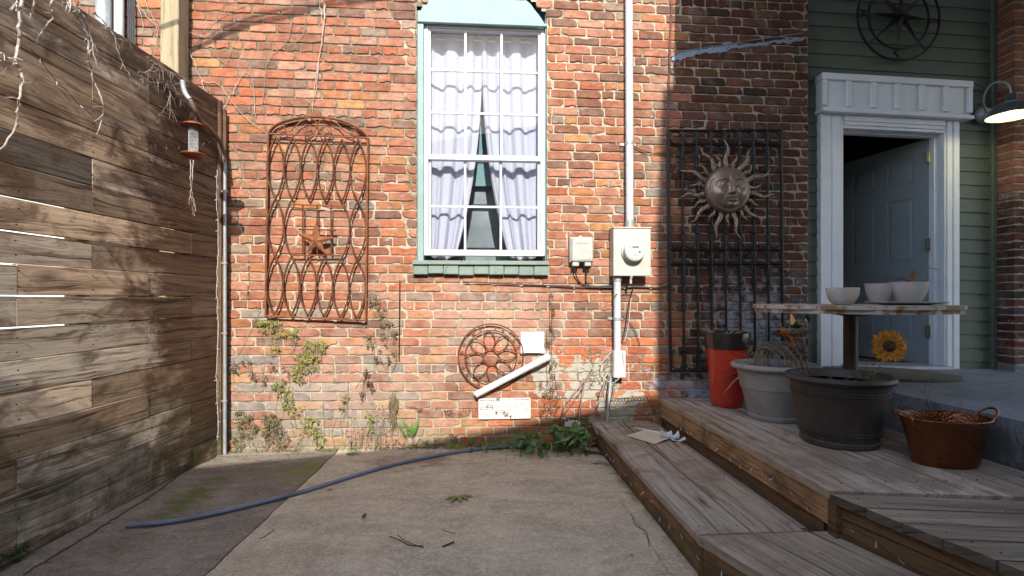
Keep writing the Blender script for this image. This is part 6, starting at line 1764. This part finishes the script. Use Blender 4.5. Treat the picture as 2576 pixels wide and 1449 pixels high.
tag(b.build('moss_tufts',veg('moss',((.16,.17,.04),(.09,.11,.03)),.9)),kind='stuff')
root=thing('weed','small yellowish moss like weed at the wall foot left of the tube end','weed',tuple(W(1145,1125,-.05))); b=MB()
for i in range(90):
    q=W(1145+rr.gauss(0,12),750,-.02-rr.random()*.06); leaf(b,(q.x,q.y,.0),(rr.uniform(-.6,.6),rr.uniform(-.6,.2),1),(0,-1,0),rr.uniform(.02,.06),.006,.5,3,.2)
b.build('leaves',YG,root)
# brown fern in the corner of the deck
root=thing('dead_fern','two drooping orange brown fern fronds hanging where the deck meets the wall','dead fern',tuple(W(1632,1010,-.03))); b=MB()
for (pts) in ([(1650,990),(1641,1010),(1636,1035),(1632,1062)],[(1655,1000),(1656,1020),(1652,1045)],[(1668,895),(1652,905),(1640,940),(1632,985)],[(1640,1000),(1600,1002),(1575,1010)]):
    P=cat_rom([W(px,py,-.03) for px,py in pts],6)
    b.tube(P,.0012,4)
    for i,p in enumerate(P):
        for sg in (-1,1): leaf(b,p,(sg,-.2,-.35),(0,-1,0),.022*(1-.6*i/len(P))+.006,.006,.2,3,.2)
b.build('fronds',RUSTL,root)
# papers on the lowest step
b=MB(); A_=[GR(1575,1097,ZS),GR(1622,1085,ZS),GR(1700,1103,ZS),GR(1648,1119,ZS)]
n=8
for i in range(n+1):
    for k in range(n+1):
        u,v=i/n,k/n; p=(A_[0]*(1-u)*(1-v)+A_[1]*(1-u)*v+A_[2]*u*v+A_[3]*u*(1-v)); b.v.append((p.x,p.y,ZS+.004+.008*math.sin(PI*v)*u+.010*(v**3)))
for i in range(n):
    for k in range(n): a=i*(n+1)+k; b.face((a,a+1,a+n+2,a+n+1))
o=b.build('folded_paper',CREAMP); md=o.modifiers.new('s','SOLIDIFY'); md.thickness=.0012; tag(o,'cream sheet of paper with a rolled edge lying on the lowest step','paper')
b=MB(); b.tube([GR(1598,1082,ZS)+Vector((0,0,.016)),GR(1690,1100,ZS)+Vector((0,0,.016))],[.006,.009],8); b.build('rolled_edge',PAPER,o,smooth=True)
q=GR(1695,1108,ZS); 
b=MB(); rr=random.Random(6)
for (dx,dy,w_,h_,ax) in ((-.045,.03,.085,.075,-.5),(.0,.0,.07,.06,.7),(.02,-.02,.10,.02,.1)):
    base=len(b.v); m_=7
    for i in range(m_+1):
        for k in range(m_+1):
            u,v=i/m_-.5,k/m_; b.v.append((q.x+dx+u*w_,q.y+dy-.02*math.sin(PI*v)+.015*u*v,ZS+.003+h_*v*(.75+.5*u*ax)-.012*math.cos(u*5)*v))
    for i in range(m_):
        for k in range(m_): a=base+i*(m_+1)+k; b.face((a,a+m_+1,a+m_+2,a+1))
o=b.build('crumpled_paper',PAPER); md=o.modifiers.new('s','SOLIDIFY'); md.thickness=.001; tag(o,'crumpled white paper standing up beside the cream sheet on the lowest step','paper')

# dead vines hanging over the top of the fence
C1_=crop(0,0,1.811)
def fpt(cx_,cy_,n): 
    px,py=C1_(cx_,cy_); t,z=Fz(px,py); t,s=Ft(px)
    p=FP(t,z,0); o=Vector((0,CAMY,CAMH)); return o+(p-o)*(1-n/max(s,.5))
def fvine(label,ss,r,seed,n=.10,tw=5,name='dead_vine',mat=PALEB,twl=.07):
    rr=random.Random(seed); root=thing(name,label,'dead vine',tuple(fpt(*ss[0][0],n))); b=MB()
    for s_ in ss:
        P=cat_rom([fpt(*p,n+rr.uniform(-.02,.02)) for p in s_],5); P=[p+Vector((rr.uniform(-.004,.004),rr.uniform(-.004,.004),rr.uniform(-.004,.004))) for p in P]
        b.tube(P,[r*(1.15-.75*i/len(P)) for i in range(len(P))],6)
        for k in range(tw):
            q=P[rr.randrange(1,len(P))]; d=Vector((rr.uniform(-.5,.5),rr.uniform(-1,1),rr.uniform(-1.3,.1))).normalized(); L=twl*rr.uniform(.3,1)
            b.tube([q,q+d*L*.5+Vector((.003,0,.004)),q+d*L],[r*.5,r*.4,r*.2],4)
            b.lathe([(.001,-.004),(.004,0),(.001,.004)],tuple(q),6)
    b.build('stem',mat,root); return root
fvine('thickest pale dead vine hanging down the far left of the fence',[[(110,-60),(112,60),(100,150),(98,240),(84,320),(118,400),(112,480),(98,560),(92,640),(60,720),(0,790),(-40,830)],[(-20,280),(40,305),(80,345)],[(60,50),(100,10)]],.0065,1)
fvine('short hooked dead vine tip right of the thickest vine',[[(262,-40),(275,30),(280,90),(240,140),(205,190),(188,240)],[(195,-20),(180,50),(150,105)]],.0045,2,tw=3)
fvine('long pale dead vine hanging across the fence toward the wire of bulbs',[[(355,-50),(385,50),(430,120),(465,210),(475,300),(490,400),(515,470),(545,540),(548,610),(512,712)],[(390,20),(440,90),(470,160),(500,290),(530,380)],[(300,-60),(350,0),(370,40)]],.0055,3,tw=8)
fvine('thin dead vine dangling from the fence top left of the timber post',[[(500,60),(560,130),(605,195),(625,270),(655,340),(690,405)],[(560,140),(660,200),(700,250)],[(520,290),(560,340),(612,432)]],.0032,4,tw=5)
fvine('bird nest like tangle of fine dead vine at the fence top by the bent arm',[[(730,385),(800,380),(860,375),(930,400),(985,455)],[(780,395),(850,430),(920,480),(960,540)],[(830,340),(900,420),(940,500),(1010,600)],[(800,320),(870,370),(930,440),(985,520),(1040,640)],[(900,470),(895,540),(840,615)],[(900,480),(905,590)],[(780,300),(840,350),(890,380),(960,430)],[(860,400),(930,500),(1000,560),(1060,660)],[(740,420),(820,440),(900,430)],[(960,470),(1005,520),(1030,600)]],.0028,5,n=.06,tw=12,mat=BARK,twl=.10)
fvine('thin dry tendrils trailing below the bird feeder',[[(1010,850),(1010,930),(1015,1010),(1025,1080),(1020,1140)],[(1025,850),(1022,960),(1010,1020),(1005,1090)],[(1020,1050),(1035,1100),(1028,1150)]],.0024,6,n=.45,tw=4,twl=.04)
stemset('fine dead twigs on the bricks beyond the fence top',[[(-20,-60),(30,60),(120,180),(190,260),(195,330),(180,500)],[(80,-60),(110,90),(220,270)],[(-40,0),(40,130),(65,260)]],.0028,7,mat=PALEB,tw=4)
# tuft of weed on the fence foot, far left
root=thing('weed','mossy green weed at the foot of the fence in the lower left corner','weed',tuple(GR(30,1410))); b=MB(); rr=random.Random(6)
for i in range(90):
    t,s=Ft(rr.uniform(-20,60)); p=FP(t+rr.uniform(-.03,.03),rr.uniform(0,.07),.02); leaf(b,p,(rr.uniform(.2,1),rr.uniform(-.7,.7),rr.uniform(.1,1)),(0,0,1),rr.uniform(.015,.045),.010,.5,3,.2)
b.build('leaves',SGREEN,root)
# branch overhead, seen only by the slanting shade it throws on the bricks
def up(px,py,y): 
    q=W(px,py,0); k=-y; return Vector((q.x-SUNDIR.x*k/SUNDIR.y,y,q.z-SUNDIR.z*k/SUNDIR.y))
b=MB(); b.tube(cat_rom([up(330,178,-1.35),up(480,128,-1.5),up(600,70,-1.75),up(740,35,-2.0),up(880,-10,-2.3),up(1000,-60,-2.6)],5),[.015+.0005*i for i in range(26)],8)
b.tube(cat_rom([up(560,70,-2.6),up(680,30,-2.7),up(820,12,-2.8),up(960,-8,-3.0),up(1080,-60,-3.1)],5),[.012+.0004*i for i in range(21)],8)
tag(b.build('overhead_branch',BARK),'bare branch hanging overhead out of view, seen by its slanting shadow on the upper bricks','branch')

# dry wispy stems standing along the wall foot
for (lab,x0,x1,n,H,sd) in (('thin bare dry stems standing against the grey bricks at the slab joint',880,995,34,(.10,.36),3),('short wispy dry stems between the two brown creeper bunches and the fence',575,760,30,(.04,.16),4),('dry stalks and shoots standing left of the long white grille',1010,1170,22,(.04,.14),5)):
    rr=random.Random(sd); root=thing('dead_plant',lab,'dead plant',tuple(W((x0+x1)/2,1120,-.03))); b=MB(); l=MB()
    for i in range(n):
        q=W(rr.uniform(x0,x1),750,-.02-rr.random()*.05); h=rr.uniform(*H); dx=rr.uniform(-.05,.05)
        P=cat_rom([(q.x,q.y,0),(q.x+dx*.3+rr.uniform(-.01,.01),q.y+.005,h*.4),(q.x+dx,-.014,h*.8),(q.x+dx*1.6+rr.uniform(-.02,.02),-.016,h)],4); b.tube(P,[.0016*(1.1-.7*k/len(P)) for k in range(len(P))],4)
        for k in range(3): v=rr.uniform(.6,1.3); l.col=(v,v,v,1); leaf(l,P[rr.randrange(2,len(P))],(rr.uniform(-1,1),-.3,rr.uniform(-1,.4)),(0,-1,0),rr.uniform(.012,.028),.006,.5,3,.3)
    b.build('stem',BARK,root); l.build('leaves',STRAW if sd!=5 else BRN,root)
